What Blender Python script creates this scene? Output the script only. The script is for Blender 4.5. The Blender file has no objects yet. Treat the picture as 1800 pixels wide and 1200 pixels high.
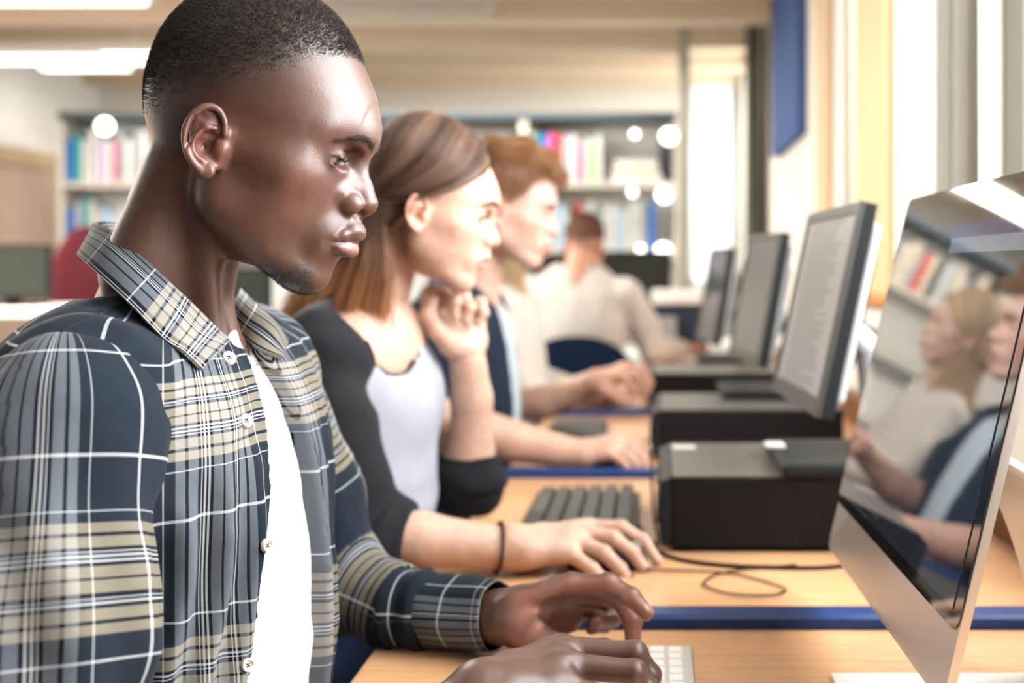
import bpy, bmesh, math, random
import numpy as np
from mathutils import Vector, Matrix, Euler, noise as mnoise
random.seed(7); rng = np.random.default_rng(7)
S = bpy.context.scene
COL = S.collection

# ---------------------------------------------------------------- camera, light, exposure
EYE = Vector((0.0, 0.0, 1.10))          # camera position; the desk top is at z = 0.73
FPX, VX, VY = 2000.0, 1150.0, 470.0     # focal length in pixels, vanishing point of the desk row
cam_d = bpy.data.cameras.new('camera'); cam = bpy.data.objects.new('camera', cam_d); COL.objects.link(cam)
cam.location = EYE; cam.rotation_euler = (math.pi/2, 0, 0)
cam_d.sensor_width = 36; cam_d.lens = 40
cam_d.shift_x = -(VX-900)/1800.0; cam_d.shift_y = (VY-600)/1800.0
cam_d.clip_start = 0.05; cam_d.clip_end = 60
cam_d.dof.use_dof = True; cam_d.dof.focus_distance = 0.86; cam_d.dof.aperture_fstop = 3.6
S.camera = cam
S.view_settings.view_transform = 'Standard'; S.view_settings.look = 'None'
S.view_settings.gamma = 1; S.view_settings.use_curve_mapping = False
S.view_settings.exposure = 0.12
S.cycles.use_denoising = True
S.cycles.max_bounces = 6; S.cycles.diffuse_bounces = 3; S.cycles.glossy_bounces = 3
S.cycles.transmission_bounces = 4; S.cycles.transparent_max_bounces = 6
S.cycles.caustics_reflective = False; S.cycles.caustics_refractive = False
S.cycles.sample_clamp_indirect = 6

W = bpy.data.worlds.new('world'); S.world = W; W.use_nodes = True
W.node_tree.nodes['Background'].inputs[0].default_value = (0.93, 0.97, 1.0, 1)
W.node_tree.nodes['Background'].inputs[1].default_value = 2.2

def area(name, loc, rot, sx, sy, power, color):
    d = bpy.data.lights.new(name, 'AREA'); d.shape = 'RECTANGLE'; d.size = sx; d.size_y = sy
    d.energy = power; d.color = color
    o = bpy.data.objects.new(name, d); COL.objects.link(o); o.location = loc; o.rotation_euler = rot
    return o
# daylight standing outside the windows of the right-hand wall, shining in (-X)
area('window_daylight', (1.15, 0.95, 1.95), (0, math.radians(76), 0), 2.0, 1.9, 250, (0.96, 0.98, 1.0))
area('window_daylight', (1.15, 3.05, 1.9), (0, math.radians(82), 0), 1.9, 1.3, 78, (1.0, 0.97, 0.92))
area('window_daylight', (1.25, 7.4, 1.9), (0, math.radians(85), 0), 1.9, 1.6, 100, (1.0, 0.98, 0.95))

def P(px, py, d):
    """the world point that the photograph shows at pixel px, py when it lies d metres into the room"""
    return Vector(((px-VX)*d/FPX, d, EYE.z + (VY-py)*d/FPX))

# ---------------------------------------------------------------- object helpers
def tag(o, label=None, cat=None, group=None, kind=None):
    if label: o['label'] = label
    if cat: o['category'] = cat
    if group: o['group'] = group
    if kind: o['kind'] = kind
    return o
def empty(name, loc, label=None, cat=None, group=None):
    o = bpy.data.objects.new(name, None); COL.objects.link(o); o.location = loc; o.empty_display_size = .05
    return tag(o, label, cat, group)
def world_of(o):
    m = o.matrix_basis.copy()
    return world_of(o.parent) @ o.matrix_parent_inverse @ m if o.parent else m
def link(name, me, mat, parent=None, smooth=False):
    if smooth:
        me.polygons.foreach_set('use_smooth', np.ones(len(me.polygons), bool))
    for m in (mat if isinstance(mat, (list, tuple)) else [mat]):
        me.materials.append(m)
    o = bpy.data.objects.new(name, me); COL.objects.link(o)
    if parent:
        o.parent = parent
        o.matrix_parent_inverse = world_of(parent).inverted()
    return o
def mesh(verts, faces, name='m'):
    me = bpy.data.meshes.new(name); me.from_pydata([tuple(v) for v in verts], [], faces); me.update(); return me
def fast_mesh(V, Q, name='m'):
    """V (n,3) float, Q (m,4) int quads"""
    me = bpy.data.meshes.new(name)
    me.vertices.add(len(V)); me.vertices.foreach_set('co', np.ascontiguousarray(V, dtype=np.float32).ravel())
    me.loops.add(len(Q)*4); me.loops.foreach_set('vertex_index', np.ascontiguousarray(Q, dtype=np.int32).ravel())
    me.polygons.add(len(Q)); me.polygons.foreach_set('loop_start', np.arange(len(Q), dtype=np.int32)*4)
    me.polygons.foreach_set('loop_total', np.full(len(Q), 4, dtype=np.int32))
    me.update(calc_edges=True); me.validate()
    return me
def set_color(me, name, C):
    a = me.color_attributes.new(name, 'FLOAT_COLOR', 'POINT')
    C = np.concatenate([C, np.ones((len(C), 1))], 1).astype(np.float32)
    a.data.foreach_set('color', C.ravel())
def set_uv_points(me, uv):
    l = me.uv_layers.new(name='UVMap')
    vi = np.zeros(len(me.loops), dtype=np.int32); me.loops.foreach_get('vertex_index', vi)
    l.data.foreach_set('uv', uv[vi].astype(np.float32).ravel())
class BM:
    """collects boxes, tubes and prisms that belong to one part"""
    def __init__(self): self.bm = bmesh.new()
    def box(self, lo, hi, bev=0, seg=2, mat=None):
        lo, hi = Vector(lo), Vector(hi)
        r = bmesh.ops.create_cube(self.bm, size=1)
        vs = r['verts']
        for v in vs: v.co = Vector([(lo[i]+hi[i])/2 + v.co[i]*(hi[i]-lo[i]) for i in range(3)])
        if bev:
            es = list({e for v in vs for e in v.link_edges})
            q = bmesh.ops.bevel(self.bm, geom=es, offset=bev, segments=seg, affect='EDGES', profile=.6)
            vs = list({v for f in q['faces'] for v in f.verts} | {v for v in vs if v.is_valid})
        if mat is not None:
            for v in vs: v.co = mat @ v.co
        return self
    def tube(self, pts, r, n=10, caps=True):
        pts = [Vector(p) for p in pts]
        rr = r if isinstance(r, (list, tuple)) else [r]*len(pts)
        rings = []; up = Vector((0, 0, 1)); prev = None
        for i, p in enumerate(pts):
            t = (pts[min(i+1, len(pts)-1)] - pts[max(i-1, 0)]).normalized()
            a = prev if prev is not None else (up if abs(t.dot(up)) < .9 else Vector((1, 0, 0)))
            a = (a - t*a.dot(t)).normalized(); b = t.cross(a); prev = a
            rings.append([self.bm.verts.new(p + (a*math.cos(k*2*math.pi/n) + b*math.sin(k*2*math.pi/n))*rr[i]) for k in range(n)])
        for A, B in zip(rings, rings[1:]):
            for k in range(n): self.bm.faces.new((A[k], A[(k+1) % n], B[(k+1) % n], B[k]))
        if caps: self.bm.faces.new(rings[0][::-1]); self.bm.faces.new(rings[-1])
        return self
    def prism(self, poly, a, b, axis='y', bev=0):
        """poly of 2-D points extruded from a to b along an axis; 2-D axes are the other two in xyz order"""
        def mk(u, v, w): return {'x': (w, u, v), 'y': (u, w, v), 'z': (u, v, w)}[axis]
        A = [self.bm.verts.new(mk(u, v, a)) for u, v in poly]; B = [self.bm.verts.new(mk(u, v, b)) for u, v in poly]
        n = len(poly); fs = [self.bm.faces.new(A[::-1]), self.bm.faces.new(B)]
        for k in range(n): fs.append(self.bm.faces.new((A[k], A[(k+1) % n], B[(k+1) % n], B[k])))
        if bev:
            es = list({e for f in fs[:2] for e in f.edges})
            bmesh.ops.bevel(self.bm, geom=es, offset=bev, segments=2, affect='EDGES', profile=.6)
        return self
    def build(self, name, mat, parent=None, smooth=False, M=None, auto=True):
        bmesh.ops.recalc_face_normals(self.bm, faces=self.bm.faces)
        if M is not None: bmesh.ops.transform(self.bm, matrix=M, verts=self.bm.verts)
        me = bpy.data.meshes.new(name); self.bm.to_mesh(me); self.bm.free()
        o = link(name, me, mat, parent, smooth)
        if smooth and auto:
            try: me.set_sharp_from_angle(angle=math.radians(40))
            except Exception: pass
        return o
def hair_curves(name, pts, radii, mat, parent=None, tone=None):
    """pts (n, k, 3) strands"""
    n, k, _ = pts.shape
    hc = bpy.data.hair_curves.new(name); hc.add_curves([k]*n)
    hc.attributes['position'].data.foreach_set('vector', pts.astype(np.float32).ravel())
    ra = hc.attributes.get('radius') or hc.attributes.new('radius', 'FLOAT', 'POINT')
    ra.data.foreach_set('value', np.broadcast_to(radii, (n, k)).astype(np.float32).ravel())
    if tone is not None:
        ta = hc.attributes.new('tone', 'FLOAT', 'CURVE'); ta.data.foreach_set('value', np.asarray(tone, dtype=np.float32))
    hc.materials.append(mat)
    o = bpy.data.objects.new(name, hc); COL.objects.link(o)
    if parent:
        o.parent = parent; o.matrix_parent_inverse = world_of(parent).inverted()
    return o

# ---------------------------------------------------------------- materials
M = {}
def mat(name, color=(.5, .5, .5), rough=.5, metal=0, spec=.28, emit=None, estr=1, coat=0, sss=0, sheen=0, ior=None):
    m = bpy.data.materials.new(name); m.use_nodes = True
    b = m.node_tree.nodes['Principled BSDF']
    b.inputs['Base Color'].default_value = (*color, 1); b.inputs['Roughness'].default_value = rough
    b.inputs['Metallic'].default_value = metal; b.inputs['Specular IOR Level'].default_value = spec
    if emit: b.inputs['Emission Color'].default_value = (*emit, 1); b.inputs['Emission Strength'].default_value = estr
    if coat: b.inputs['Coat Weight'].default_value = coat; b.inputs['Coat Roughness'].default_value = .03
    if sss:
        b.inputs['Subsurface Weight'].default_value = sss; b.inputs['Subsurface Radius'].default_value = (1, .35, .2); b.inputs['Subsurface Scale'].default_value = .006
    if sheen: b.inputs['Sheen Weight'].default_value = sheen; b.inputs['Sheen Roughness'].default_value = .5
    if ior: b.inputs['IOR'].default_value = ior
    M[name] = m; return m
class NT:
    """short hand for node trees"""
    def __init__(s, m): s.m = m; s.t = m.node_tree; s.b = s.t.nodes.get('Principled BSDF')
    def n(s, kind, props=None, **inp):
        x = s.t.nodes.new(kind)
        for k, v in (props or {}).items(): setattr(x, k, v)
        for k, v in inp.items():
            k2 = int(k[1:]) if k[0] == '_' else k.replace('_', ' ')
            if hasattr(v, 'is_output'): s.t.links.new(v, x.inputs[k2])
            else: x.inputs[k2].default_value = v
        return x
    def l(s, a, b): s.t.links.new(a, b)
    def ramp(s, fac, stops, interp='LINEAR'):
        x = s.t.nodes.new('ShaderNodeValToRGB'); s.l(fac, x.inputs[0]); r = x.color_ramp; r.interpolation = interp
        while len(r.elements) > 1: r.elements.remove(r.elements[-1])
        for i, (p, c) in enumerate(stops):
            e = r.elements[0] if i == 0 else r.elements.new(p)
            e.position = p; c = (c, c, c) if isinstance(c, (int, float)) else c; e.color = (*c, 1)
        return x.outputs[0]
    def mix(s, fac, a, b, mode='MIX'):
        x = s.t.nodes.new('ShaderNodeMix'); x.data_type = 'RGBA'; x.blend_type = mode
        for v, i in ((fac, 0), (a, 6), (b, 7)):
            if hasattr(v, 'is_output'): s.l(v, x.inputs[i])
            else: x.inputs[i].default_value = v if i == 0 else (*v, 1)
        return x.outputs[2]
    def noise(s, scale, detail=2, vec=None, rough=.5, dist=0):
        x = s.t.nodes.new('ShaderNodeTexNoise'); x.inputs['Scale'].default_value = scale; x.inputs['Detail'].default_value = detail
        x.inputs['Roughness'].default_value = rough; x.inputs['Distortion'].default_value = dist
        if vec: s.l(vec, x.inputs['Vector'])
        return x.outputs[0]
    def bump(s, h, strength=.3, dist=.001, chain=None):
        x = s.t.nodes.new('ShaderNodeBump'); x.inputs['Strength'].default_value = strength; x.inputs['Distance'].default_value = dist
        s.l(h, x.inputs['Height'])
        if chain: s.l(chain, x.inputs['Normal'])
        return x.outputs[0]
    def obj(s): return s.n('ShaderNodeTexCoord').outputs['Object']
    def uv(s): return s.n('ShaderNodeTexCoord').outputs['UV']
    def mapping(s, vec, scale=(1, 1, 1), rot=(0, 0, 0), loc=(0, 0, 0)):
        x = s.t.nodes.new('ShaderNodeMapping'); s.l(vec, x.inputs['Vector'])
        x.inputs['Scale'].default_value = scale; x.inputs['Rotation'].default_value = rot; x.inputs['Location'].default_value = loc
        return x.outputs[0]
    def attr(s, name): return s.n('ShaderNodeAttribute', {'attribute_name': name}).outputs['Color']
    def math(s, op, a, b=0.0, c=None):
        x = s.t.nodes.new('ShaderNodeMath'); x.operation = op
        for i, v in enumerate((a, b) if c is None else (a, b, c)):
            if hasattr(v, 'is_output'): s.l(v, x.inputs[i])
            else: x.inputs[i].default_value = v
        return x.outputs[0]
def skin(name, rough, sss, bump, spec=.5):
    m = mat(name, rough=rough, sss=sss, spec=spec); t = NT(m); o = t.obj()
    c = t.attr('Col'); n1 = t.noise(120, 3, o)
    c2 = t.mix(.5, c, t.ramp(n1, [(.3, .78), (.7, 1.18)]), 'MULTIPLY'); t.l(c2, t.b.inputs['Base Color'])
    nb = t.bump(t.noise(1500, 2, o), bump, .0002); nb = t.bump(t.noise(420, 3, o), bump*.7, .0003, nb)
    t.l(nb, t.b.inputs['Normal']); return m
skin('skin_dark', .40, .06, .5, .62)
skin('skin_fair', .48, .12, .2, .4)
m = mat('eye', rough=.08, spec=.6, coat=.6); t = NT(m); t.l(t.attr('Col'), t.b.inputs['Base Color'])
def strand(name, c0, c1, rough=.4):
    m = mat(name, c0, rough); t = NT(m)
    r = t.n('ShaderNodeHairInfo').outputs['Random']
    t.l(t.ramp(r, [(0, c0), (1, c1)]), t.b.inputs['Base Color']); return m
strand('hair_black', (.012, .009, .008), (.045, .032, .026), .5)
strand('lash', (.006, .005, .005), (.012, .01, .01), .4)
def long_strand(name, stops, tip, rough=.35):
    m = mat(name, stops[0][1], rough); t = NT(m); a = t.n('ShaderNodeAttribute', {'attribute_name': 'tone'}).outputs['Fac']
    c = t.ramp(a, stops); hi = t.n('ShaderNodeHairInfo'); k = t.ramp(hi.outputs['Intercept'], [(.55, 0), (1, 1)])
    t.l(t.mix(k, c, tip), t.b.inputs['Base Color']); return m
long_strand('hair_brown', [(0, (.014, .006, .004)), (.45, (.060, .030, .019)), (.75, (.12, .066, .044)), (1, (.23, .14, .095))], (.36, .15, .06))
strand('brow_brown', (.06, .03, .018), (.12, .06, .035))
strand('hair_ginger', (.17, .075, .03), (.36, .18, .085), .4)
long_strand('hair_blond', [(0, (.30, .19, .09)), (1, (.72, .54, .34))], (.70, .5, .3))
strand('hair_blond2', (.45, .30, .16), (.75, .56, .36), .4)
strand('hair_auburn', (.10, .045, .03), (.2, .09, .05), .5)

# ---------------------------------------------------------------- distance-field sculpting
class Vol:
    """a signed-distance grid that shapes are blended into; mesh() skins it"""
    def __init__(s, lo, hi, res, margin=None):
        s.lo = np.array(lo, float); s.res = res
        s.n = np.ceil((np.array(hi, float)-s.lo)/res).astype(int)+1
        s.F = np.full(s.n, 1e3*res, np.float32)
        s.ax = [(s.lo[i]+np.arange(s.n[i])*res).astype(np.float32) for i in range(3)]
        s.mg = margin if margin is not None else 10*res
    def _sl(s, lo, hi, k):
        m = s.mg + k
        a = np.clip(np.floor((np.array(lo)-m-s.lo)/s.res).astype(int), 0, s.n-1)
        b = np.clip(np.ceil((np.array(hi)+m-s.lo)/s.res).astype(int)+1, 1, s.n)
        if np.any(b-a < 1): return None
        sl = tuple(slice(a[i], b[i]) for i in range(3))
        X = s.ax[0][sl[0]][:, None, None]; Y = s.ax[1][sl[1]][None, :, None]; Z = s.ax[2][sl[2]][None, None, :]
        return sl, X, Y, Z
    def _mix(s, sl, d, k, op):
        F = s.F[sl]
        if op == 'add':
            if k > 0:
                h = np.clip(.5+.5*(F-d)/k, 0, 1); s.F[sl] = F+(d-F)*h-k*h*(1-h)
            else: s.F[sl] = np.minimum(F, d)
        elif op == 'sub':
            if k > 0:
                h = np.clip(.5-.5*(F+d)/k, 0, 1); s.F[sl] = F+(-d-F)*h+k*h*(1-h)
            else: s.F[sl] = np.maximum(F, -d)
    def ell(s, c, r, k=0, op='add', R=None):
        c = np.array(c, float); r = np.array(r, float)
        e = r if R is None else np.full(3, r.max())
        q = s._sl(c-e, c+e, k)
        if q is None: return s
        sl, X, Y, Z = q; X = X-c[0]; Y = Y-c[1]; Z = Z-c[2]
        if R is not None:
            R = np.array(R)   # rows = local axes
            x = R[0, 0]*X+R[0, 1]*Y+R[0, 2]*Z; y = R[1, 0]*X+R[1, 1]*Y+R[1, 2]*Z; z = R[2, 0]*X+R[2, 1]*Y+R[2, 2]*Z
            X, Y, Z = x, y, z
        k0 = np.sqrt((X/r[0])**2+(Y/r[1])**2+(Z/r[2])**2)
        k1 = np.sqrt((X/r[0]**2)**2+(Y/r[1]**2)**2+(Z/r[2]**2)**2)+1e-9
        s._mix(sl, (k0*(k0-1)/k1).astype(np.float32), k, op); return s
    def cone(s, a, b, ra, rb=None, k=0, op='add', sq=None):
        """tapered capsule; sq = (axis vector, factor) flattens it along that axis"""
        a = np.array(a, float); b = np.array(b, float); rb = ra if rb is None else rb
        R = max(ra, rb)
        q = s._sl(np.minimum(a, b)-R, np.maximum(a, b)+R, k)
        if q is None: return s
        sl, X, Y, Z = q; d = b-a; L2 = float(d@d)+1e-12
        X = X-a[0]; Y = Y-a[1]; Z = Z-a[2]
        t = np.clip((X*d[0]+Y*d[1]+Z*d[2])/L2, 0, 1)
        ux, uy, uz = X-t*d[0], Y-t*d[1], Z-t*d[2]
        if sq is not None:
            w = np.array(sq[0], float); w /= np.linalg.norm(w); f = 1/sq[1]-1
            p = (ux*w[0]+uy*w[1]+uz*w[2])*f
            ux, uy, uz = ux+p*w[0], uy+p*w[1], uz+p*w[2]
        dd = np.sqrt(ux*ux+uy*uy+uz*uz) - (ra+(rb-ra)*t)
        if sq is not None: dd = dd*(.5+.5*sq[1])
        s._mix(sl, dd.astype(np.float32), k, op); return s
    def chain(s, pts, rs, k=0, kk=None, op='add', sq=None):
        for i in range(len(pts)-1):
            s.cone(pts[i], pts[i+1], rs[i], rs[i+1], k if (i == 0 or kk is None) else kk, op, sq)
        return s
    def half(s, c, n, k=0):
        """keep the side the normal n points away from"""
        n = np.array(n, float); n /= np.linalg.norm(n)
        d = (s.ax[0][:, None, None]-c[0])*n[0]+(s.ax[1][None, :, None]-c[1])*n[1]+(s.ax[2][None, None, :]-c[2])*n[2]
        s._mix((slice(None),)*3, (-d).astype(np.float32), k, 'sub'); return s
    def field(s, fn):
        s.F += fn(s.ax[0][:, None, None], s.ax[1][None, :, None], s.ax[2][None, None, :]).astype(np.float32); return s
    def mesh(s, smooth=2, close=True):
        F = s.F
        if close:
            for sl in ((0,), (-1,)):
                F[sl[0], :, :] = abs(F[sl[0], :, :])+1e-6; F[:, sl[0], :] = abs(F[:, sl[0], :])+1e-6; F[:, :, sl[0]] = abs(F[:, :, sl[0]])+1e-6
        I = F < 0; n0, n1, n2 = F.shape
        cnt = np.zeros((n0-1, n1-1, n2-1), np.uint8)
        offs = [(i, j, k) for i in (0, 1) for j in (0, 1) for k in (0, 1)]
        for i, j, k in offs: cnt += I[i:n0-1+i, j:n1-1+j, k:n2-1+k]
        act = (cnt > 0) & (cnt < 8); idx = np.argwhere(act)
        num = np.full(act.shape, -1, np.int32); num[act] = np.arange(len(idx))
        acc = np.zeros((len(idx), 3)); w = np.zeros(len(idx))
        vals = {o: F[idx[:, 0]+o[0], idx[:, 1]+o[1], idx[:, 2]+o[2]] for o in offs}
        for o in offs:
            for ax in range(3):
                if o[ax] == 0:
                    o2 = tuple(o[i]+(i == ax) for i in range(3)); A, B = vals[o], vals[o2]
                    m = (A < 0) != (B < 0); t = np.where(m, A/np.where(m, A-B, 1), 0)
                    for i in range(3): acc[:, i] += m*(o[i] + (t if i == ax else 0))
                    w += m
        V = (idx + acc/w[:, None])*s.res + s.lo
        Q = []
        for ax in range(3):
            u, v = (ax+1) % 3, (ax+2) % 3
            a = [slice(None)]*3; b = [slice(None)]*3; a[ax] = slice(0, -1); b[ax] = slice(1, None)
            A = I[tuple(a)]; B = I[tuple(b)]
            e = np.argwhere(A != B); e = e[(e[:, u] > 0) & (e[:, v] > 0) & (e[:, u] < F.shape[u]-1) & (e[:, v] < F.shape[v]-1)]
            fl = A[e[:, 0], e[:, 1], e[:, 2]]
            du = np.zeros(3, int); du[u] = 1; dv = np.zeros(3, int); dv[v] = 1
            c = [e-du-dv, e-dv, e, e-du]
            q = np.stack([num[x[:, 0], x[:, 1], x[:, 2]] for x in c], 1)
            q = np.where(fl[:, None], q, q[:, ::-1]); Q.append(q)
        Q = np.concatenate(Q); Q = Q[(Q >= 0).all(1)]
        for _ in range(smooth): V = relax(V, Q, .5)
        return V, Q
def relax(V, Q, f=.5):
    S_ = np.zeros_like(V); c = np.zeros(len(V))
    for i in range(4):
        a, b = Q[:, i], Q[:, (i+1) % 4]
        for d in range(3): S_[:, d] += np.bincount(a, V[b, d], len(V)) + np.bincount(b, V[a, d], len(V))
        c += np.bincount(a, minlength=len(V)) + np.bincount(b, minlength=len(V))
    return V + f*(S_/np.maximum(c, 1)[:, None]-V)
def vnormals(V, Q):
    n = np.cross(V[Q[:, 2]]-V[Q[:, 0]], V[Q[:, 3]]-V[Q[:, 1]])
    N = np.zeros_like(V)
    for i in range(4):
        for d in range(3): N[:, d] += np.bincount(Q[:, i], n[:, d], len(V))
    return N/np.maximum(np.linalg.norm(N, axis=1), 1e-12)[:, None]
_lat = rng.random((64, 64, 64))
def vnoise(p, scale=1.0, octv=1):
    """smooth value noise at points p (n,3), about -1..1"""
    out = 0; amp = 1; tot = 0
    for o in range(octv):
        q = p*scale*(2**o)+17.3*o; i = np.floor(q).astype(int); f = q-i; f = f*f*(3-2*f); r = 0
        for a in (0, 1):
            for b in (0, 1):
                for c in (0, 1):
                    wt = (f[:, 0] if a else 1-f[:, 0])*(f[:, 1] if b else 1-f[:, 1])*(f[:, 2] if c else 1-f[:, 2])
                    r = r + wt*_lat[(i[:, 0]+a) % 64, (i[:, 1]+b) % 64, (i[:, 2]+c) % 64]
        out = out + amp*(r*2-1); tot += amp; amp *= .5
    return out/tot
def sstep(a, b, x):
    t = np.clip((x-a)/(b-a), 0, 1); return t*t*(3-2*t)
def lerp(a, b, t): return a+(b-a)*t

# ---------------------------------------------------------------- heads
EX, EZ, EY = 95.5, 14.5, 30.0       # how far forward the eyeballs sit
# canonical head: millimetres, origin at the ear canals, +x out of the face, +y the person's left, +z up
def ear_volume(v, sd, cx=0, cz=0, big=1.0):
    """ear made of plate, helix rim, antihelix, tragus and lobe; the rear edge stands off the skull"""
    def E_(x, z, out=0):           # x,z in the ear's own plane, out = away from the skull
        fl = 67+max(0, 8-x)*.30+out
        return (cx+x*big*.80, sd*fl, cz+z*big)
    c = E_(-12, 6, 0)
    R = np.array([[.92, -sd*.38, 0], [sd*.38, .92, 0], [0, 0, 1]])
    tilt = math.radians(12); T = np.array([[math.cos(tilt), 0, math.sin(tilt)], [0, 1, 0], [-math.sin(tilt), 0, math.cos(tilt)]])
    v.ell(c, (14.5*big, 4.0, 30*big), 3, R=T@R)
    rim = [(7, 12), (3, 24), (-7, 32.5), (-19, 31), (-28, 20), (-30.5, 6), (-26, -8), (-18, -18), (-8, -25)]
    rim = spline(rim, 4)
    v.chain([E_(x, z, 5.5) for x, z in rim], list(np.interp(range(len(rim)), [0, 12, 24, len(rim)-1], [2.4, 3.0, 2.8, 3.0])), 1.8, kk=.6)
    v.ell(E_(-3, -24, 3), (9*big, 4.4, 8.5*big), 4)
    v.chain([E_(x, z, 4.6) for x, z in spline([(-4, 15), (-12, 13), (-19, 4), (-20, -6), (-14, -14), (-7, -17)], 3)], list(np.linspace(1.8, 2.8, 16)), 2.4, kk=.8)
    v.chain([E_(x, z, 3.6) for x, z in [(-12, 12), (-16, 21)]], [2.4, 2.2], 3)
    v.ell(E_(-7, -2, 6), (9.5*big, 8, 9.5*big), 2.5, 'sub')
    v.ell(E_(-5, 7.5, 6), (8*big, 6, 4.5*big), 2, 'sub')
    v.ell(E_(-12, 22, 6.5), (9*big, 2.6, 4.0*big), 2, 'sub')
    v.ell(E_(-25, 6, 7), (1.8, 2.4, 14), 1.6, 'sub')
    v.ell(E_(5.5, -2, 3), (5, 4.2, 7.5), 4)          # tragus
    v.cone(E_(9, 14, -1), E_(6, -16, -1), 4, 4, 5)   # root of the ear
def spline(pts, n):
    """Catmull-Rom through pts, n steps a span"""
    p = np.array(pts, float); q = np.vstack([2*p[0]-p[1], p, 2*p[-1]-p[-2]]); out = []
    for i in range(1, len(q)-2):
        for t in np.linspace(0, 1, n, endpoint=False):
            a, b, c, d = q[i-1:i+3]; out.append(.5*((2*b)+(c-a)*t+(2*a-5*b+4*c-d)*t*t+(3*b-a-3*c+d)*t**3))
    out.append(q[-2]); return [tuple(o) for o in out]
def head_volume(res=1.3, h=None, neck=None):
    h = dict(dict(nose=0, ala=1.0, lip=1.0, jaw=1.0, chin=0, brow=1.0, socket=1.0, lid=0, width=1.0, fore=0, mouth=1.0), **(h or {}))
    v = Vol((-110, -98, -205), (152, 98, 156), res)
    w = h['width']
    v.ell((19, 0, 57), (86, 74*w, 85), 0)
    v.ell((70+h['fore'], 0, 41), (55, 60*w, 48), 25)
    v.ell((-13, 0, 22), (48, 58*w, 50), 20)
    v.ell((58, 0, -8), (58, 58*w, 58), 18)
    v.ell((80+h.get('muz', 0)*.8, 0, -46), (45, 33, 33), 16)
    v.ell((48, 0, -50), (48, 47*w, 42), 20)
    for s in (-1, 1):
        v.cone((20, s*54*w, -5), (26, s*48*w*h['jaw'], -44), 8, 10, 18)
        v.cone((26, s*47*w*h['jaw'], -45), (88, s*14*h['jaw'], -86), 12, 14, 18)
        v.cone((80, s*43*w, -6), (72, s*49*w, -9), 15, 14, 16)
        v.cone((75, s*50*w, -4), (15, s*60*w, 5), 7.5, 8, 18); v.ell((50, s*48*w, 20), (38, 16, 30), 16)
        v.cone((106, s*12, 36), (90, s*42*w, 34), 10*h['brow'], 9*h['brow'], 14)
    for s in (-1, 1): v.ell((46, s*(37+h.get('full', 0))*w, -22), (44, 22, 44), 16)
    v.ell((100+h['chin'], 0, -86), (18, 21, 17), 14)
    v.ell((108, 0, 36), (13, 16, 18), 18)
    for s in (-1, 1):    # eye sockets, eyelids
        v.ell((119, s*34, 16), (14.5*h['socket'], 18, 12.5), 5, 'sub')
        v.ell((114, s*15.5, 15), (8, 5, 7), 8, 'sub')
    nz = h['nose']
    v.cone((111.5, 0, 22), (125+nz, 0, -6), 6.5, 8.0, 8)
    v.cone((125+nz, 0, -6), (129.3+nz, 0, -16.5), 8.0, 11.4, 5)
    v.cone((130+nz, 0, -18), (124, 0, -30), 7, 5, 5)
    for s in (-1, 1):
        v.cone((116, s*9, -8), (112, s*18, -14), 7, 5, 9)
        v.ell((118.5, s*13*h['ala'], -20.5), (13, 8.8*h['ala'], 10.5), 2.4)
    for s in (-1, 1):
        v.ell((128.5, s*9*h['ala'], -29), (7.5, 4.8, 5.5), 1.6, 'sub', R=[[.94, 0, .34], [0, 1, 0], [-.34, 0, .94]])
    # muzzle and lips
    L = h['lip']; mz = h.get('muz', 0)
    up = [(129.5, 0, -43.5), (127.5, 7, -42.8), (122, 14.5, -47.5), (115, 20.5, -53.5)]
    lo = [(127, 0, -59), (125, 8, -58.8), (120.5, 14.5, -58), (114.5, 20.5, -55.6)]
    v.ell((104+mz, 0, -54), (20, 26, 26), 10)
    up = [(a_+mz, b_, c_) for a_, b_, c_ in up]; lo = [(a_+mz, b_, c_) for a_, b_, c_ in lo]
    v.cone((121+mz, 0, -33), (127+mz, 0, -41), 6, 6, 7)
    for s in (-1, 1): v.cone((118+mz, s*5.5, -34), (125.5+mz, s*5.5, -42), 6, 6, 8)
    for s in (-1, 1):
        v.chain([(x, s*y, z) for x, y, z in up], [6.3*L, 6.0*L, 4.8*L, 2.8], 5, kk=1.5)
        v.chain([(x, s*y, z) for x, y, z in lo], [6.9*L, 6.6*L, 5.2*L, 2.6], 5, kk=1.5)
    g = [(136.5+mz, 0, -51), (134+mz, 7, -50.6), (128+mz, 14.5, -52.6), (117+mz, 22.5*h['mouth'], -55.6)]
    for s in (-1, 1):
        v.chain([(x, s*y, z) for x, y, z in g], [2.2, 2.1, 1.7, 1.1], 1.6, kk=0, op='sub')
        v.ell((117, s*27, -57), (4, 4, 5), 5, 'sub')
    v.ell((131+mz*.6, 0, -72), (8, 15, 6), 8, 'sub')
    for s in (-1, 1):
        sk = 14.3
        v.ell((EX, s*EY, EZ), (sk, sk+1.5, sk), 4.0)
        a = math.radians(-22+h['lid'])
        R = np.array([[math.cos(a), 0, math.sin(a)], [0, 1, 0], [-math.sin(a), 0, math.cos(a)]])
        # the slit between the lids follows the gaze
        v.ell((EX+14*math.cos(a), s*(EY+1), EZ+14*math.sin(a)), (9, 14.0, 4.0), 1.0, 'sub', R=R)
        v.chain([(EX+14.3*math.cos(a+.8)*q, s*(EY+dy), EZ+14.3*math.sin(a+.8)*q) for dy, q in ((-9, .92), (-4, 1.0), (1, 1.03), (6, .99), (11, .88))], [1.15]*5, .8, kk=0, op='sub')
        v.chain([(EX+14.6*math.cos(a+.30)*q, s*(EY+dy), EZ+14.6*math.sin(a+.30)*q) for dy, q in ((-9, .93), (-3, 1.0), (3, 1.01), (9, .95), (13, .86))], [.5, .7, .7, .6, .4], .8, kk=0)
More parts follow.
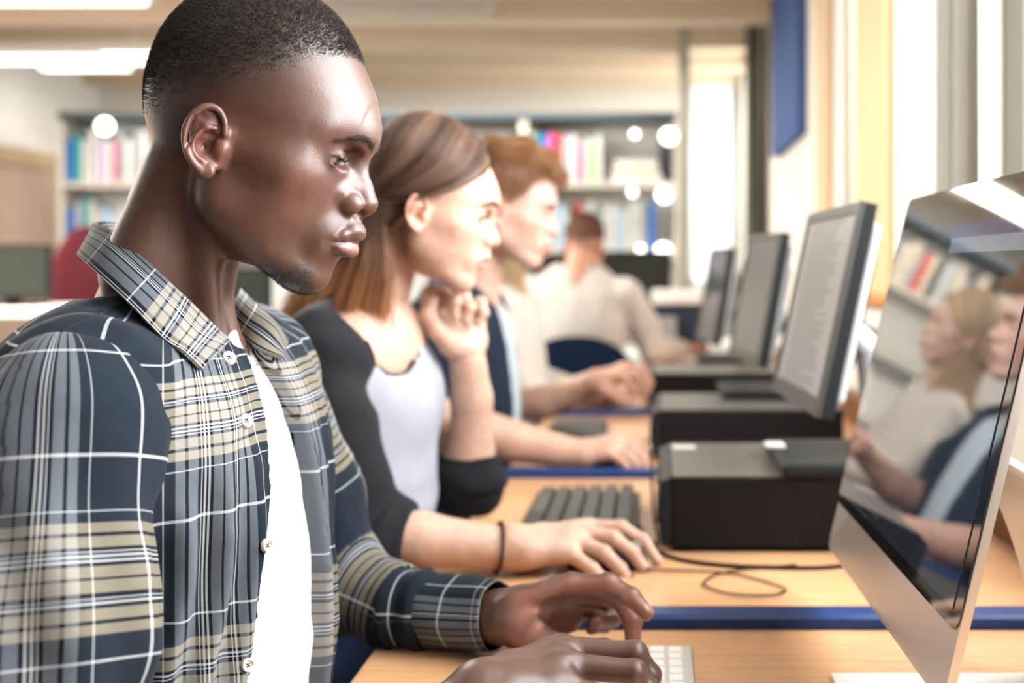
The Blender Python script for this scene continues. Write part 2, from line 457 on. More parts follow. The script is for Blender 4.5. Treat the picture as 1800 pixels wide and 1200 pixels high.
        v.chain([(EX+14.4*math.cos(a-.34)*q, s*(EY+dy), EZ+14.4*math.sin(a-.34)*q) for dy, q in ((-8, .94), (-3, 1.0), (3, 1.01), (9, .95), (13, .87))], [.5, .7, .7, .6, .4], .8, kk=0)
    for s in (-1, 1): ear_volume(v, s, *h.get('ear', (22, -4, .86)))
    if neck: neck(v)
    return v
def axes_from(fwd, up):
    f = Vector(fwd).normalized(); u = Vector(up); u = (u-f*u.dot(f)).normalized(); l = u.cross(f)
    return np.array([list(f), list(l), list(u)])      # rows: +x (face), +y (left), +z (up)
class Head:
    """pose of a canonical head in the room"""
    def __init__(s, origin, pitch, yaw, roll, scale):
        # yaw: degrees from +X towards +Y; pitch: degrees the face is bowed down; roll: degrees the crown tips towards the camera
        R = Euler((math.radians(roll), math.radians(pitch), math.radians(yaw)), 'XYZ').to_matrix()
        s.R = np.array(R).T     # rows are the images of the local axes
        s.o = np.array(origin, float); s.k = scale/1000.0
    def w(s, p): return np.asarray(p, float)@s.R*s.k + s.o
    def inv(s, q): return ((np.asarray(q, float)-s.o)/s.k)@s.R.T

def surface_samples(V, Q, wgt, n):
    """n random points on the skin, denser where wgt (per vertex) is high; returns points, normals, weights"""
    N = vnormals(V, Q)
    A = np.linalg.norm(np.cross(V[Q[:, 2]]-V[Q[:, 0]], V[Q[:, 3]]-V[Q[:, 1]]), axis=1)
    p = A*wgt[Q].mean(1); p = p/p.sum()
    f = rng.choice(len(Q), n, p=p); a, b = rng.random((2, n, 1))
    q = Q[f]
    def bl(X): return (X[q[:, 0]]*(1-a)+X[q[:, 1]]*a)*(1-b)+(X[q[:, 3]]*(1-a)+X[q[:, 2]]*a)*b
    return bl(V), bl(N), bl(wgt[:, None])[:, 0]
def eyeball(H, s, gaze, iris, parent, r=12.6):
    """eyeball as a dense globe: white, iris ring, pupil; gaze is a canonical direction"""
    nu, nv = 48, 32
    th = np.linspace(0, math.pi, nv)[:, None]; ph = np.linspace(0, 2*math.pi, nu, endpoint=False)[None, :]
    g = Vector(gaze).normalized(); u = g.orthogonal().normalized(); w_ = g.cross(u)
    D = (np.cos(th)*np.ones_like(ph))[..., None]*np.array(g) + (np.sin(th)*np.cos(ph))[..., None]*np.array(u) + (np.sin(th)*np.sin(ph))[..., None]*np.array(w_)
    bulge = 1+.06*np.exp(-(th/.5)**4)*np.ones_like(ph)
    V = (D*r*bulge[..., None]).reshape(-1, 3)+np.array([EX, s*EY, EZ])
    T = (th*np.ones_like(ph)).ravel()
    C = np.where(T[:, None] < .2, [[.004, .003, .003]], np.where(T[:, None] < .50, [iris], np.where(T[:, None] < .56, [[.02, .015, .012]], [[.20, .15, .13]])))  # eye white coloured dark: the shade under the lids is painted in
    F = [(i*nu+j, i*nu+(j+1) % nu, (i+1)*nu+(j+1) % nu, (i+1)*nu+j) for i in range(nv-1) for j in range(nu)]
    me = fast_mesh(H.w(V), np.array(F)); set_color(me, 'Col', C)
    return link('eye', me, M['eye'], parent, True)

# ---------------------------------------------------------------- the room
WX = .62            # inner face of the window wall
def struct(name, b, m, **k): return tag(b.build(name, m, **k), kind='structure')
for nm, c, r_ in [('wall_cream', (.84, .78, .68), .8), ('wall_white', (.84, .82, .78), .8), ('wall_pink', (.70, .50, .40), .8), ('ceiling_cream', (.86, .80, .70), .9),
                  ('beam_tan', (.66, .53, .38), .7), ('frame_white', (.82, .82, .80), .4), ('frame_grey', (.26, .27, .24), .5), ('wood_sill', (.55, .24, .07), .4),
                  ('yellow_paint', (.74, .56, .33), .6), ('tan_paint', (.62, .46, .30), .7), ('blue_board', (.045, .095, .27), .8), ('blind_white', (.83, .84, .82), .7),
                  ('black_plastic', (.009, .008, .008), .55), ('dark_grey', (.014, .016, .018), .5), ('blue_edge', (.010, .038, .15), .35), ('silver', (.62, .60, .57), .3),
                  ('grey_plastic', (.30, .31, .31), .4), ('white_plastic', (.80, .80, .78), .35), ('shelf_metal', (.045, .06, .07), .5), ('shelf_board', (.50, .47, .40), .6),
                  ('desk_white', (.72, .72, .70), .5), ('red_fabric', (.085, .008, .014), .9), ('curtain_grey', (.50, .52, .50), .9), ('dark_leaf', (.07, .08, .055), .8)]:
    mat(nm, c, r_)
M['silver'].node_tree.nodes['Principled BSDF'].inputs['Metallic'].default_value = .85
mat('floor_blue', (.06, .08, .12), .9); t = NT(M['floor_blue']); t.l(t.ramp(t.noise(60, 3, t.obj()), [(.3, (.05, .065, .10)), (.7, (.09, .11, .16))]), t.b.inputs['Base Color'])
m = mat('glass_pane', (1, 1, 1), .02); t = NT(m)      # thin window glass: clear with a weak mirror
mx = t.n('ShaderNodeMixShader', _0=.06); t.l(t.n('ShaderNodeBsdfTransparent').outputs[0], mx.inputs[1]); t.l(t.n('ShaderNodeBsdfGlossy', Roughness=.02).outputs[0], mx.inputs[2])
t.l(mx.outputs[0], t.t.nodes['Material Output'].inputs['Surface'])
mat('lamp_glow', (1, 1, 1), .5, emit=(1, .97, .9), estr=3.0)
for nm in ('black_plastic', 'dark_grey'): M[nm].node_tree.nodes['Principled BSDF'].inputs['Specular IOR Level'].default_value = .12
# plaster: a very faint mottling of the paint
for nm in ('wall_cream', 'wall_white', 'wall_pink', 'ceiling_cream'):
    t = NT(M[nm]); c = M[nm].node_tree.nodes['Principled BSDF'].inputs['Base Color'].default_value[:3]
    t.l(t.mix(.12, c, t.ramp(t.noise(3, 4, t.obj()), [(.3, .7), (.7, 1.0)]), 'MULTIPLY'), t.b.inputs['Base Color'])
# oak laminate of the desk tops
m = mat('oak', (.6, .35, .15), .36, spec=.45); t = NT(m); o = t.obj()
g = t.noise(9, 5, t.mapping(o, (1.2, 22, 3)), .6, .6); f = t.noise(160, 3, t.mapping(o, (.6, 14, 1)))
c = t.ramp(g, [(.25, (.44, .225, .10)), (.5, (.57, .32, .16)), (.78, (.66, .39, .21))])
t.l(t.mix(.35, c, t.ramp(f, [(.35, .72), (.65, 1.08)]), 'MULTIPLY'), t.b.inputs['Base Color'])
mat('oak_dark', (.22, .095, .035), .5)

struct('floor', BM().box((-4.3, -1.8, -.1), (1.0, 8.6, 0)), M['floor_blue'])
struct('ceiling', BM().box((-4.3, -1.8, 2.52), (1.0, 8.6, 2.6)), M['ceiling_cream'])
for k, Y in enumerate((5.35, 6.0, 6.75, 7.45, 8.05)):
    struct('trim_%d' % (k+1), BM().box((-4.1, Y, 2.40), (WX, Y+.16, 2.52), .01), M['beam_tan'])
b = BM()     # back wall with a tall window in its right end
b.box((-4.2, 8.3, 0), (.26, 8.42, 2.52)); b.box((.26, 8.3, 0), (.7, 8.42, .95))
struct('wall_back', b, M['wall_cream'])
b = BM(); b.box((.26, 8.31, .95), (.29, 8.36, 2.5)); b.box((.56, 8.31, .95), (.62, 8.36, 2.5)); b.box((.26, 8.31, .95), (.62, 8.36, 1.0)); f = b.build('window_6', M['frame_white']); tag(f, kind='structure')
BM().box((.29, 8.33, 1.0), (.56, 8.335, 2.5)).build('pane', M['glass_pane'], f)
struct('wall_left', BM().box((-4.17, -1.8, 1.86), (-4.05, 8.3, 2.52)).box((-4.17, -1.8, 0), (-4.06, 8.3, 1.86)), M['wall_white'])
struct('trim_6', BM().box((-4.06, 3.0, 1.74), (-4.02, 8.3, 1.86), .01), M['tan_paint'])
struct('trim_7', BM().box((-4.058, 3.0, .0), (-4.045, 8.3, 1.74)), M['wall_pink'])
struct('wall_near', BM().box((-4.2, -1.8, 0), (.7, -1.7, 2.52)), mat('wall_brown', (.20, .15, .11), .8))  # unseen wall behind the camera, coloured dark to cut fill light
# window wall: parapet, piers, and openings from the sill (1.02) to 2.40
openings = [(.1, 1.78, 1), (2.02, 2.92, 2), (3.40, 3.86, 3), (6.75, 8.0, 4), (-1.4, -.1, 5)]
b = BM(); b.box((WX, -1.8, 0), (WX+.25, 8.4, 1.0)); b.box((WX, -1.8, 2.42), (WX+.25, 8.4, 2.6))
ys = [-1.8]+[v for o in sorted(openings) for v in o[:2]]+[8.42]
for a, c in zip(ys[::2], ys[1::2]): b.box((WX, a, 1.0), (WX+.25, c, 2.42))
struct('wall_right', b, M['wall_cream'])
for a, c, k in openings:
    b = BM(); x = WX+.13
    for y0, y1, z0, z1 in ((a, a+.045, 1.0, 2.42), (c-.045, c, 1.0, 2.42), (a, c, 1.0, 1.05), (a, c, 2.37, 2.42), ((a+c)/2-.02, (a+c)/2+.02, 1.05, 2.37)):
        b.box((x, y0, z0), (x+.06, y1, z1), .004)
    f = tag(b.build('window_%d' % k, M['frame_white']), kind='structure')
    BM().box((x+.028, a+.045, 1.05), (x+.032, c-.045, 2.37)).build('pane', M['glass_pane'], f)
b = BM(); b.box((WX-.07, -1.0, 1.0), (WX+.12, 4.0, 1.03), .006); s_ = tag(b.build('trim_8', M['wood_sill']), kind='structure')
struct('trim_9', BM().box((WX-.05, -1.0, .94), (WX+.0, 4.0, .995), .004), M['frame_white'])
struct('trim_10', BM().box((WX-.035, 1.80, 1.03), (WX, 1.90, 2.5), .006).box((WX-.02, 1.9, 1.03), (WX, 1.97, 2.5), .004), M['frame_grey'])
struct('trim_11', BM().box((WX-.03, 2.94, 1.03), (WX, 3.36, 2.5), .006), M['yellow_paint'])
struct('trim_12', BM().box((WX-.028, 3.90, 1.0), (WX, 4.18, 2.5), .006), M['tan_paint'])
struct('trim_13', BM().box((.15, 6.72, 0), (.21, 7.05, 2.52), .006), mat('post_grey', (.36, .33, .28), .6))
struct('baseboard_right', BM().box((WX-.02, -1.7, 0), (WX, 8.3, .1), .004), M['frame_white'])
struct('baseboard_back', BM().box((-4.0, 8.28, 0), (.26, 8.3, .1), .004), M['frame_white'])
# pinboard on the wall, curtains beside the windows
nb_ = tag(BM().box((WX-.035, 4.62, 1.66), (WX-.002, 5.62, 2.44), .004).build('notice_board', M['blue_board']), 'blue fabric notice board hanging high on the window wall', 'notice board')
BM().box((WX-.04, 4.60, 1.645), (WX-.001, 5.64, 1.662)).box((WX-.04, 4.60, 1.66), (WX-.001, 4.622, 2.44)).box((WX-.04, 5.618, 1.66), (WX-.001, 5.64, 2.44)).build('frame', M['blue_board'], nb_)
def curtain(name, y0, y1, x, z0, z1, folds, amp, m, label):
    n = folds*10; V = []; F = []
    for side in (0, .004):
        for j in range(13):
            z = z0+(z1-z0)*j/12
            for i in range(n+1):
                t_ = i/n; V.append((x+side-amp*math.sin(t_*folds*2*math.pi)*(1-.25*j/12)-amp*.3*math.sin(t_*folds*5.1+1), y0+(y1-y0)*t_, z))
    w = n+1; h = 13
    for j in range(12):
        for i in range(n):
            a = j*w+i; F.append((a, a+1, a+w+1, a+w)); a += w*h; F.append((a+w, a+w+1, a+1, a))
    for i in range(n): F.append((i, i+w*h, i+1+w*h, i+1)); a = 12*w+i; F.append((a+1, a+1+w*h, a+w*h, a))
    for j in range(12):
        a = j*w; F.append((a, a+w, a+w+w*h, a+w*h)); a = j*w+n; F.append((a+w*h, a+w+w*h, a+w, a))
    o = link(name, mesh(V, F), m, None, True); return tag(o, label, 'curtain')
curtain('curtain', 1.98, 2.22, WX-.07, 1.06, 2.48, 4, .022, M['curtain_grey'], 'pale grey curtain gathered beside the nearest window')
curtain('curtain', 6.1, 6.62, WX-.08, 1.0, 2.48, 5, .03, M['dark_leaf'], 'dark patterned curtain gathered at the far end of the window wall')
curtain('curtain', 3.36, 3.55, WX-.05, 1.06, 2.48, 3, .016, M['blind_white'], 'white curtain gathered beside the pale yellow pier')
# strip lights hanging under the ceiling
def strip_light(x0, x1, y, z, on, label):
    e = empty('strip_light', ((x0+x1)/2, y, z), label, 'light', 'strip lights under the ceiling')
    BM().box((x0, y-.07, z+.03), (x1, y+.07, z+.09), .01).build('housing', M['frame_white'] if on else M['shelf_board'], e)
    BM().box((x0+.03, y-.05, z), (x1-.03, y+.05, z+.03), .01).build('diffuser', M['lamp_glow'] if on else M['shelf_board'], e)
    for x in (x0+.2, x1-.2): BM().tube([(x, y, z+.09), (x, y, 2.52)], .006, 8).build('rod', M['frame_white'], e)
strip_light(-3.95, -2.75, 6.45, 2.26, True, 'lit strip light hanging above the left end of the bookcases')
strip_light(-3.6, -2.35, 5.3, 2.33, True, 'lit strip light nearest the camera, high on the left')
strip_light(-1.65, -.82, 5.75, 2.36, False, 'unlit grey strip light hanging above the girl')
strip_light(-3.9, -3.3, 7.2, 2.35, True, 'short lit strip light farthest back on the left')
area('room_light', (-2.6, 3.6, 2.42), (0, 0, 0), 2.2, .7, 290, (1.0, .95, .86))  # added ceiling fill standing in for the fluorescent lamps, without a fixture
area('room_light', (-1.6, 6.6, 2.30), (0, 0, 0), 3.0, .5, 115, (1.0, .95, .86))  # added ceiling fill that brightens the bookcases

# ---------------------------------------------------------------- bookcases
BC = {'blue': (.03, .13, .42), 'white': (.52, .53, .52), 'pink': (.55, .08, .22), 'teal': (.02, .28, .30), 'grey': (.30, .32, .34), 'pale blue': (.35, .55, .72), 'green': (.18, .36, .10),
      'cream': (.52, .45, .33), 'dark': (.03, .03, .04), 'red': (.45, .03, .03), 'lilac': (.50, .42, .60), 'yellow': (.70, .55, .12)}
for k, c in BC.items(): mat('book_'+k.replace(' ', '_'), c, .35)
mat('pages', (.75, .70, .60), .8)
shz = [.12, .46, .80, 1.20, 1.61]; names_sh = {1.61: 'top', 1.20: 'second', .80: 'third'}
bays = [(-3.56, -2.64, 'far left'), (-2.64, -1.72, 'left middle'), (-1.72, -.78, 'right middle'), (-.78, .14, 'right')]
ordn = 'first second third fourth fifth sixth seventh eighth ninth tenth eleventh twelfth thirteenth fourteenth fifteenth sixteenth seventeenth eighteenth nineteenth twentieth twenty-first twenty-second twenty-third twenty-fourth twenty-fifth twenty-sixth twenty-seventh twenty-eighth twenty-ninth thirtieth'.split()
for x0, x1, bn in bays:
    e = empty('bookcase', ((x0+x1)/2, 6.95, 0), 'dark topped metal bookcase, the %s one of the row at the back' % bn, 'bookcase', 'bookcases along the back of the room')
    BM().box((x0, 6.78, 1.985), (x1-.004, 7.1, 2.03), .003).build('top', M['shelf_metal'], e)
    for z in shz: BM().box((x0+.02, 6.80, z-.03), (x1-.024, 7.08, z)).build('shelf', M['shelf_board'], e)
    for x in (x0, x1-.024): BM().box((x, 6.79, 0), (x+.02, 7.09, 1.985)).build('side_panel', M['shelf_board'], e)
    BM().box((x0+.02, 7.075, .05), (x1-.024, 7.085, 1.985)).build('back_panel', M['frame_white'], e)
def book(x, w, h, dpt, z, cn, label, group, lean=0, lie=False):
    m = M['book_'+cn.replace(' ', '_')]; y0 = 6.83
    e = empty('book', (x+w/2, y0, z), label, 'book', group)
    T = Matrix.Rotation(lean, 4, 'Y')
    def put(bm_, n_, m_):
        o = bm_.build(n_, m_); o.parent = e; o.matrix_local = T; return o
    if lie:
        put(BM().box((-h/2, 0, 0), (h/2, dpt, w), .002), 'cover', m); put(BM().box((-h/2-.0005, .004, .004), (h/2+.0005, dpt-.003, w-.004)), 'pages', M['pages'])
    else:
        put(BM().box((-w/2, 0, 0), (-w/2+.003, dpt, h)).box((w/2-.003, 0, 0), (w/2, dpt, h)).box((-w/2, 0, 0), (w/2, .003, h)), 'cover', m)
        put(BM().box((-w/2+.003, .003, .003), (w/2-.003, dpt-.004, h-.004)), 'pages', M['pages'])
r2 = random.Random(5)
def fill(bay, z, xa, xb, cols, hmin, hmax, wmin, wmax):
    x0, x1, bn = bays[bay]; x = xa; k = 0; L = []
    while x < xb-.02:
        w = r2.uniform(wmin, wmax); L.append((x, w, cols[k % len(cols)])); x += w+.0015; k += 1
    n = len(L)
    for i, (x, w, c) in enumerate(L):
        h = r2.uniform(hmin, hmax)
        book(x, w, h, r2.uniform(.17, .21), z, c, '%s book on the %s shelf of the %s bookcase, %s from the right' % (c, names_sh[z], bn, ordn[n-1-i]), 'books on the %s shelf of the %s bookcase' % (names_sh[z], bn))
fill(0, 1.61, -3.53, -2.95, ['blue', 'teal', 'white', 'white', 'lilac', 'white', 'pink', 'grey', 'white', 'grey', 'white', 'blue', 'white', 'pale blue', 'white'], .24, .32, .028, .05)
fill(0, 1.20, -3.53, -2.95, ['blue', 'grey', 'teal', 'white', 'cream', 'pale blue', 'pale blue', 'white', 'lilac', 'grey', 'white', 'pale blue'], .22, .32, .03, .05)
fill(0, .80, -3.53, -3.1, ['blue', 'pale blue', 'white', 'blue'], .22, .32, .03, .05)
fill(2, 1.61, -1.6, -.83, ['cream', 'grey', 'dark', 'white', 'cream', 'grey', 'white', 'dark', 'cream', 'red', 'grey', 'cream'], .20, .30, .03, .05)
fill(3, 1.61, -.76, -.32, ['white', 'teal', 'blue', 'pink', 'red', 'grey', 'white', 'pink', 'white', 'green', 'white', 'white'], .24, .31, .026, .045)
fill(3, 1.20, -.76, .02, ['blue', 'pale blue', 'pink', 'lilac', 'white', 'pale blue', 'white', 'dark', 'red', 'white', 'white', 'pale blue', 'white', 'white', 'pale blue', 'white', 'white', 'white', 'grey'], .22, .30, .03, .05)
fill(3, .80, -.76, -.3, ['white', 'green', 'green', 'white', 'yellow', 'dark', 'white'], .22, .32, .03, .05)
for k, (h, w) in enumerate(((.30, .05), (.27, .045), (.25, .04))):
    book(-.13, w, h, .2, 1.61+[0, .05, .095][k], ['white', 'cream', 'white'][k], '%s book lying flat, %s of the pile on the top shelf of the right bookcase' % (['white', 'cream', 'white'][k], ['lowest', 'middle', 'topmost'][k]), 'pile of books lying on the top shelf', lie=True)
mat('bulb_glow', (1, 1, 1), .4, emit=(1, .95, .82), estr=5)  # glowing balls added for round bright spots; no lamp is known there
def glow_ball(px, py, label, r_=.012, Y=6.76):
    p = P(px, py, Y); e = empty('clip_light', p, label, 'lamp', 'small round lamps clipped to the bookcases')
    V = Vol(np.array(p)-.06, np.array(p)+.06, .004); V.ell(p, (r_, r_, r_), 0); v_, q_ = V.mesh(1); link('bulb', fast_mesh(v_, q_), M['bulb_glow'], e, True)
    BM().tube([(p.x, p.y+.008, p.z), (p.x, 6.79, p.z)], .008, 12).build('socket', M['frame_white'], e)  # peg joining the added ball to the bookcase
for px, py, r_, lb in ((1176, 240, .045, 'topmost lamp at the right end of the bookcases'), (1168, 342, .042, 'second lamp down at the right end of the bookcases'), (1166, 442, .048, 'third lamp down at the right end of the bookcases'),
    (1116, 236, .02, 'dim small lamp left of the topmost end lamp'), (1112, 338, .022, 'dim small lamp left of the second end lamp'), (1126, 438, .022, 'dim small lamp left of the third end lamp'),
    (184, 222, .045, 'bright lamp at the top of the far left bookcase')): glow_ball(px, py, lb, r_)
tag(BM().box((.03, 6.84, 1.61), (.115, 7.04, 1.86), .004).build('box_file', M['book_dark']), 'dark box file at the right end of the top shelf', 'file')

# ---------------------------------------------------------------- desks
DT = .73
def desk(y0, y1, label, x0=-.272):
    e = empty('desk', (.1, (y0+y1)/2, 0), label, 'desk', 'computer desks along the window wall')
    b = BM(); b.box((x0, y0+.002, DT-.028), (.50, y1-.002, DT), .003); b.build('desktop', M['oak'], e)
    BM().box((.47, y0+.002, DT), (.50, y1-.002, DT+.06), .003).build('back_rail', M['oak_dark'], e)
    for y in (y0+.01, y1-.03): BM().box((x0+.07, y, 0), (.48, y+.02, DT-.028), .002).build('leg_panel', M['grey_plastic'], e)
    BM().box((.40, y0+.03, .25), (.418, y1-.03, DT-.028)).build('modesty_panel', M['oak_dark'], e)
desk(.36, 1.165, 'oak desk nearest the camera, under the silver computer')
desk(1.165, 2.00, 'oak desk under the girl in the raglan top')
desk(2.00, 2.84, 'oak desk in front of the boy in the navy jacket')
desk(2.84, 3.68, 'oak desk behind the boy in the navy jacket')
desk(3.68, 4.52, 'farthest and narrowest oak desk of the row', -.04)
for y, lb in ((1.165, 'blue cable strip between the two nearest desks'), (2.0, 'blue cable strip beyond the girl\'s keyboard'), (2.84, 'third blue cable strip, beyond the second black computer case')):
    b = BM(); b.prism([(y, DT), (y, DT+.010), (y+.004, DT+.014), (y+.032, DT+.014), (y+.036, DT+.010), (y+.036, DT)], -.275, .47, 'x')
    tag(b.build('cable_strip', M['blue_edge']), lb, 'cable strip', 'blue strips between the desks')

# ---------------------------------------------------------------- desktop computers, laid flat under the monitors
mat('case_top', (.075, .072, .060), .38, spec=.3)
def computer(x0, y0, w, d, label):
    h = .098; e = empty('desktop_computer', (x0+w/2, y0+d/2, DT), label, 'computer', 'black desktop computers lying flat on the desks')
    BM().box((x0+.018, y0, DT+.006), (x0+w, y0+d, DT+h), .004).build('case', M['black_plastic'], e)
    BM().box((x0+.02, y0+.002, DT+h-.0005), (x0+w-.002, y0+d-.002, DT+h+.0012)).build('lid', M['case_top'], e)
    b = BM(); b.prism([(x0+.018, DT+.006), (x0+.004, DT+.01), (x0, DT+.05), (x0+.004, DT+h-.006), (x0+.018, DT+h)], y0+.001, y0+d-.001, 'y', .003); f = b.build('front_bezel', M['dark_grey'], e)
    BM().box((x0-.001, y0+.04, DT+.03), (x0+.002, y0+.19, DT+.045), .001).build('disc_drive', M['black_plastic'], f)
    BM().tube([(x0-.002, y0+d-.04, DT+.05), (x0+.003, y0+d-.04, DT+.05)], .008, 16).build('power_button', M['silver'], f)
    for yy in (y0+.03, y0+d-.03):
        for xx in (x0+.04, x0+w-.04): BM().tube([(xx, yy, DT), (xx, yy, DT+.008)], .008, 12).build('foot', M['black_plastic'], e)
    return e
c1 = computer(.004, 1.475, .37, .285, 'black desktop computer beyond the girl\'s mouse hand, nearest of the three')
BM().box((.028, 1.70, DT+.0992), (.062, 1.73, DT+.0998)).build('sticker', M['white_plastic'], c1)
c2 = computer(-.008, 2.17, .37, .285, 'black desktop computer level with the boy\'s mouse hand, middle of the three')
c3 = computer(-.02, 2.92, .37, .27, 'black desktop computer farthest down the desk row')

# ---------------------------------------------------------------- monitors
m = mat('page', (.02, .02, .02), .35, spec=.45); t = NT(m)     # a lit page of text: grey lines of print on white
u = t.uv(); sx = t.n('ShaderNodeSeparateXYZ', _0=u)
ly = t.math('FRACT', t.math('MULTIPLY', sx.outputs[1], 44.0)); row = t.math('FLOOR', t.math('MULTIPLY', sx.outputs[1], 44.0))
inrow = t.math('LESS_THAN', ly, .45)
wn = t.n('ShaderNodeTexWhiteNoise', {'noise_dimensions': '1D'}, _1=row).outputs[0]
end = t.math('LESS_THAN', sx.outputs[0], t.math('ADD', t.math('MULTIPLY', t.math('POWER', wn, .35), .34), .50)); beg = t.math('GREATER_THAN', sx.outputs[0], .14)
words_ = t.math('GREATER_THAN', t.n('ShaderNodeTexNoise', _0=t.mapping(u, (60, 44, 1))).outputs[0], .42)
ink = t.math('MULTIPLY', t.math('MULTIPLY', inrow, end), t.math('MULTIPLY', beg, words_))
t.l(t.mix(t.math('MULTIPLY', ink, .95), (.30, .285, .26), (.03, .03, .03)), t.b.inputs['Emission Color']); t.b.inputs['Emission Strength'].default_value = .85
def monitor(near, far, lean, H, label, screen, basex, topz, stand=True):
    """near, far: the bottom front corners (x, y, z) of the casing; lean: radians the screen leans back"""
    n, f = Vector(near), Vector(far); u_ = (n-f); Wd = u_.length; u_.normalize()
    up = Matrix.Rotation(lean, 4, u_) @ Vector((0, 0, 1)); nrm = up.cross(u_)      # towards the user
    if nrm.x > 0: nrm = -nrm
    up = u_.cross(nrm) if u_.cross(nrm).z > 0 else nrm.cross(u_)
    R = Matrix((u_, -nrm, up)).transposed().to_4x4(); R.translation = f
    if R.to_3x3().determinant() < 0: R = R
    e = empty('monitor', (f+n)/2, label, 'monitor', 'black monitors in a row down the desks')
    T = .020; bz = .016
    b = BM(); b.box((0, .001, 0), (Wd, T, H), .003); b.build('casing', M['dark_grey'], e, M=R)
    b = BM()
    for lo, hi in (((0, -.003, 0), (bz, .004, H)), ((Wd-bz, -.003, 0), (Wd, .004, H)), ((bz, -.003, 0), (Wd-bz, .004, bz+.008)), ((bz, -.003, H-bz), (Wd-bz, .004, H))): b.box(lo, hi, .0015)
    b.build('bezel', M['bezel_grey'], e, M=R)
    V = [R @ Vector(p) for p in ((bz, -.0005, bz+.008), (Wd-bz, -.0005, bz+.008), (Wd-bz, -.0005, H-bz), (bz, -.0005, H-bz), (bz, .0009, bz+.008), (Wd-bz, .0009, bz+.008), (Wd-bz, .0009, H-bz), (bz, .0009, H-bz))]
    me = mesh(V, [(0, 1, 2, 3), (7, 6, 5, 4), (0, 4, 5, 1), (1, 5, 6, 2), (2, 6, 7, 3), (3, 7, 4, 0)]); ul = me.uv_layers.new(name='UVMap')
    for li, uvv in zip(range(4), ((0, 0), (1, 0), (1, 1), (0, 1))): ul.data[li].uv = uvv
    link('screen', me, screen, e)
    BM().box((.02, T, .02), (Wd-.02, T+.016, H-.02), .008).build('back_shell', M['silver_plastic'], e, M=R)
    BM().box((Wd*.25, T+.015, .06), (Wd*.75, T+.035, H-.06), .01).build('rear_housing', M['dark_grey'], e, M=R)
    c = R @ Vector((Wd/2, T+.03, H*.42)); s_ = empty_none = None
    st = BM(); st.tube([c, Vector((c.x+.035, c.y, c.z-.03)), Vector((c.x+.045, c.y, topz+.06)), Vector((c.x+.03, c.y, topz+.018))], [.02, .022, .02, .024], 12); st.build('stand_neck', M['silver_plastic'], e, smooth=True)
    BM().box((basex, c.y-.115, topz), (basex+.20, c.y+.115, topz+.016), .006).build('stand_base', M['dark_grey'], e)
    return e
mat('bezel_grey', (.05, .05, .047), .4, spec=.25); mat('silver_plastic', (.40, .42, .44), .35)
mat('screen_dark', (.02, .022, .022), .28, emit=(.12, .115, .10), estr=.7)
mat('screen_dim', (.02, .022, .025), .12, emit=(.09, .10, .10), estr=.5)
zt = DT+.0995
monitor((.203, 1.41, .913), (.182, 1.745, .912), math.radians(-12), .276, 'black monitor showing a page of text, nearest of the monitors on computer cases', M['page'], .165, zt)
monitor((.208, 2.27, .90), (.17, 2.60, .90), math.radians(-10), .276, 'black monitor with a blank grey screen, in the middle of the row', M['screen_dark'], .14, zt)
monitor((.164, 3.13, .885), (.13, 3.47, .885), math.radians(-9), .274, 'black monitor farthest down the row, with a dim reflecting screen', M['screen_dim'], .12, zt)
tag(BM().box((.158, 1.60, zt+.0162), (.185, 1.64, zt+.020), .002).build('dongle', M['pale'] if 'pale' in M else M['white_plastic']), 'small pale plug lying on the nearest monitor\'s base', 'plug')
def neckless(): pass

# ---------------------------------------------------------------- the silver all-in-one computer
A0 = Vector((.193, 1.265, .79)); A1 = Vector((.193, .805, .79)); AH = .397; lean = math.atan2(.092, .386)
up = Vector((math.sin(lean), 0, math.cos(lean))); out = Vector((-math.cos(lean), 0, math.sin(lean)))
R = Matrix((Vector((0, -1, 0)), -out, up)).transposed().to_4x4(); R = Matrix.Rotation(math.radians(1.3), 4, 'Z') @ R; R.translation = A0     # local x: towards the camera, y: into the case, z: up
Wd = .46
IM = empty('all_in_one_computer', (A0+A1)/2, 'silver all-in-one computer with a glossy black framed screen, in front of the young man', 'computer')
mat('aluminium', (.66, .63, .60), .32, metal=.75)
mat('aluminium_bright', (.80, .79, .77), .35, metal=.3)
m = mat('glossy_screen', (.006, .007, .010), .03, spec=.8, ior=1.7, coat=1.0)
t = NT(m); u = t.uv(); sx = t.n('ShaderNodeSeparateXYZ', _0=u); U_, V_ = sx.outputs[0], sx.outputs[1]
def band(v, a, b_): return t.math('MULTIPLY', t.math('GREATER_THAN', v, a), t.math('LESS_THAN', v, b_))
def rect(a, b_, c, d): return t.math('MULTIPLY', band(U_, a, b_), band(V_, c, d))
row = t.math('FLOOR', t.math('MULTIPLY', V_, 70.0)); ly = t.math('LESS_THAN', t.math('FRACT', t.math('MULTIPLY', V_, 70.0)), .4)
wn = t.n('ShaderNodeTexWhiteNoise', {'noise_dimensions': '1D'}, _1=row).outputs[0]
ln_ = t.math('MULTIPLY', t.math('LESS_THAN', U_, t.math('ADD', t.math('MULTIPLY', wn, .35), .10)), t.math('GREATER_THAN', wn, .55))
txt = t.math('MULTIPLY', t.math('MULTIPLY', ly, ln_), t.math('GREATER_THAN', t.n('ShaderNodeTexNoise', _0=t.mapping(u, (90, 70, 1))).outputs[0], .45))
c = t.mix(txt, (.012, .016, .024), (.07, .08, .09))
c = t.mix(rect(.0, .36, .86, .885), c, (.030, .032, .04)); c = t.mix(rect(.40, .437, .43, .475), c, (.03, .15, .015)); c = t.mix(rect(.43, 1., .895, .94), c, (.02, .04, .16)); c = t.mix(rect(.46, 1, .85, .895), c, (.20, .24, .30))
t.l(c, t.b.inputs['Emission Color']); t.b.inputs['Emission Strength'].default_value = .9
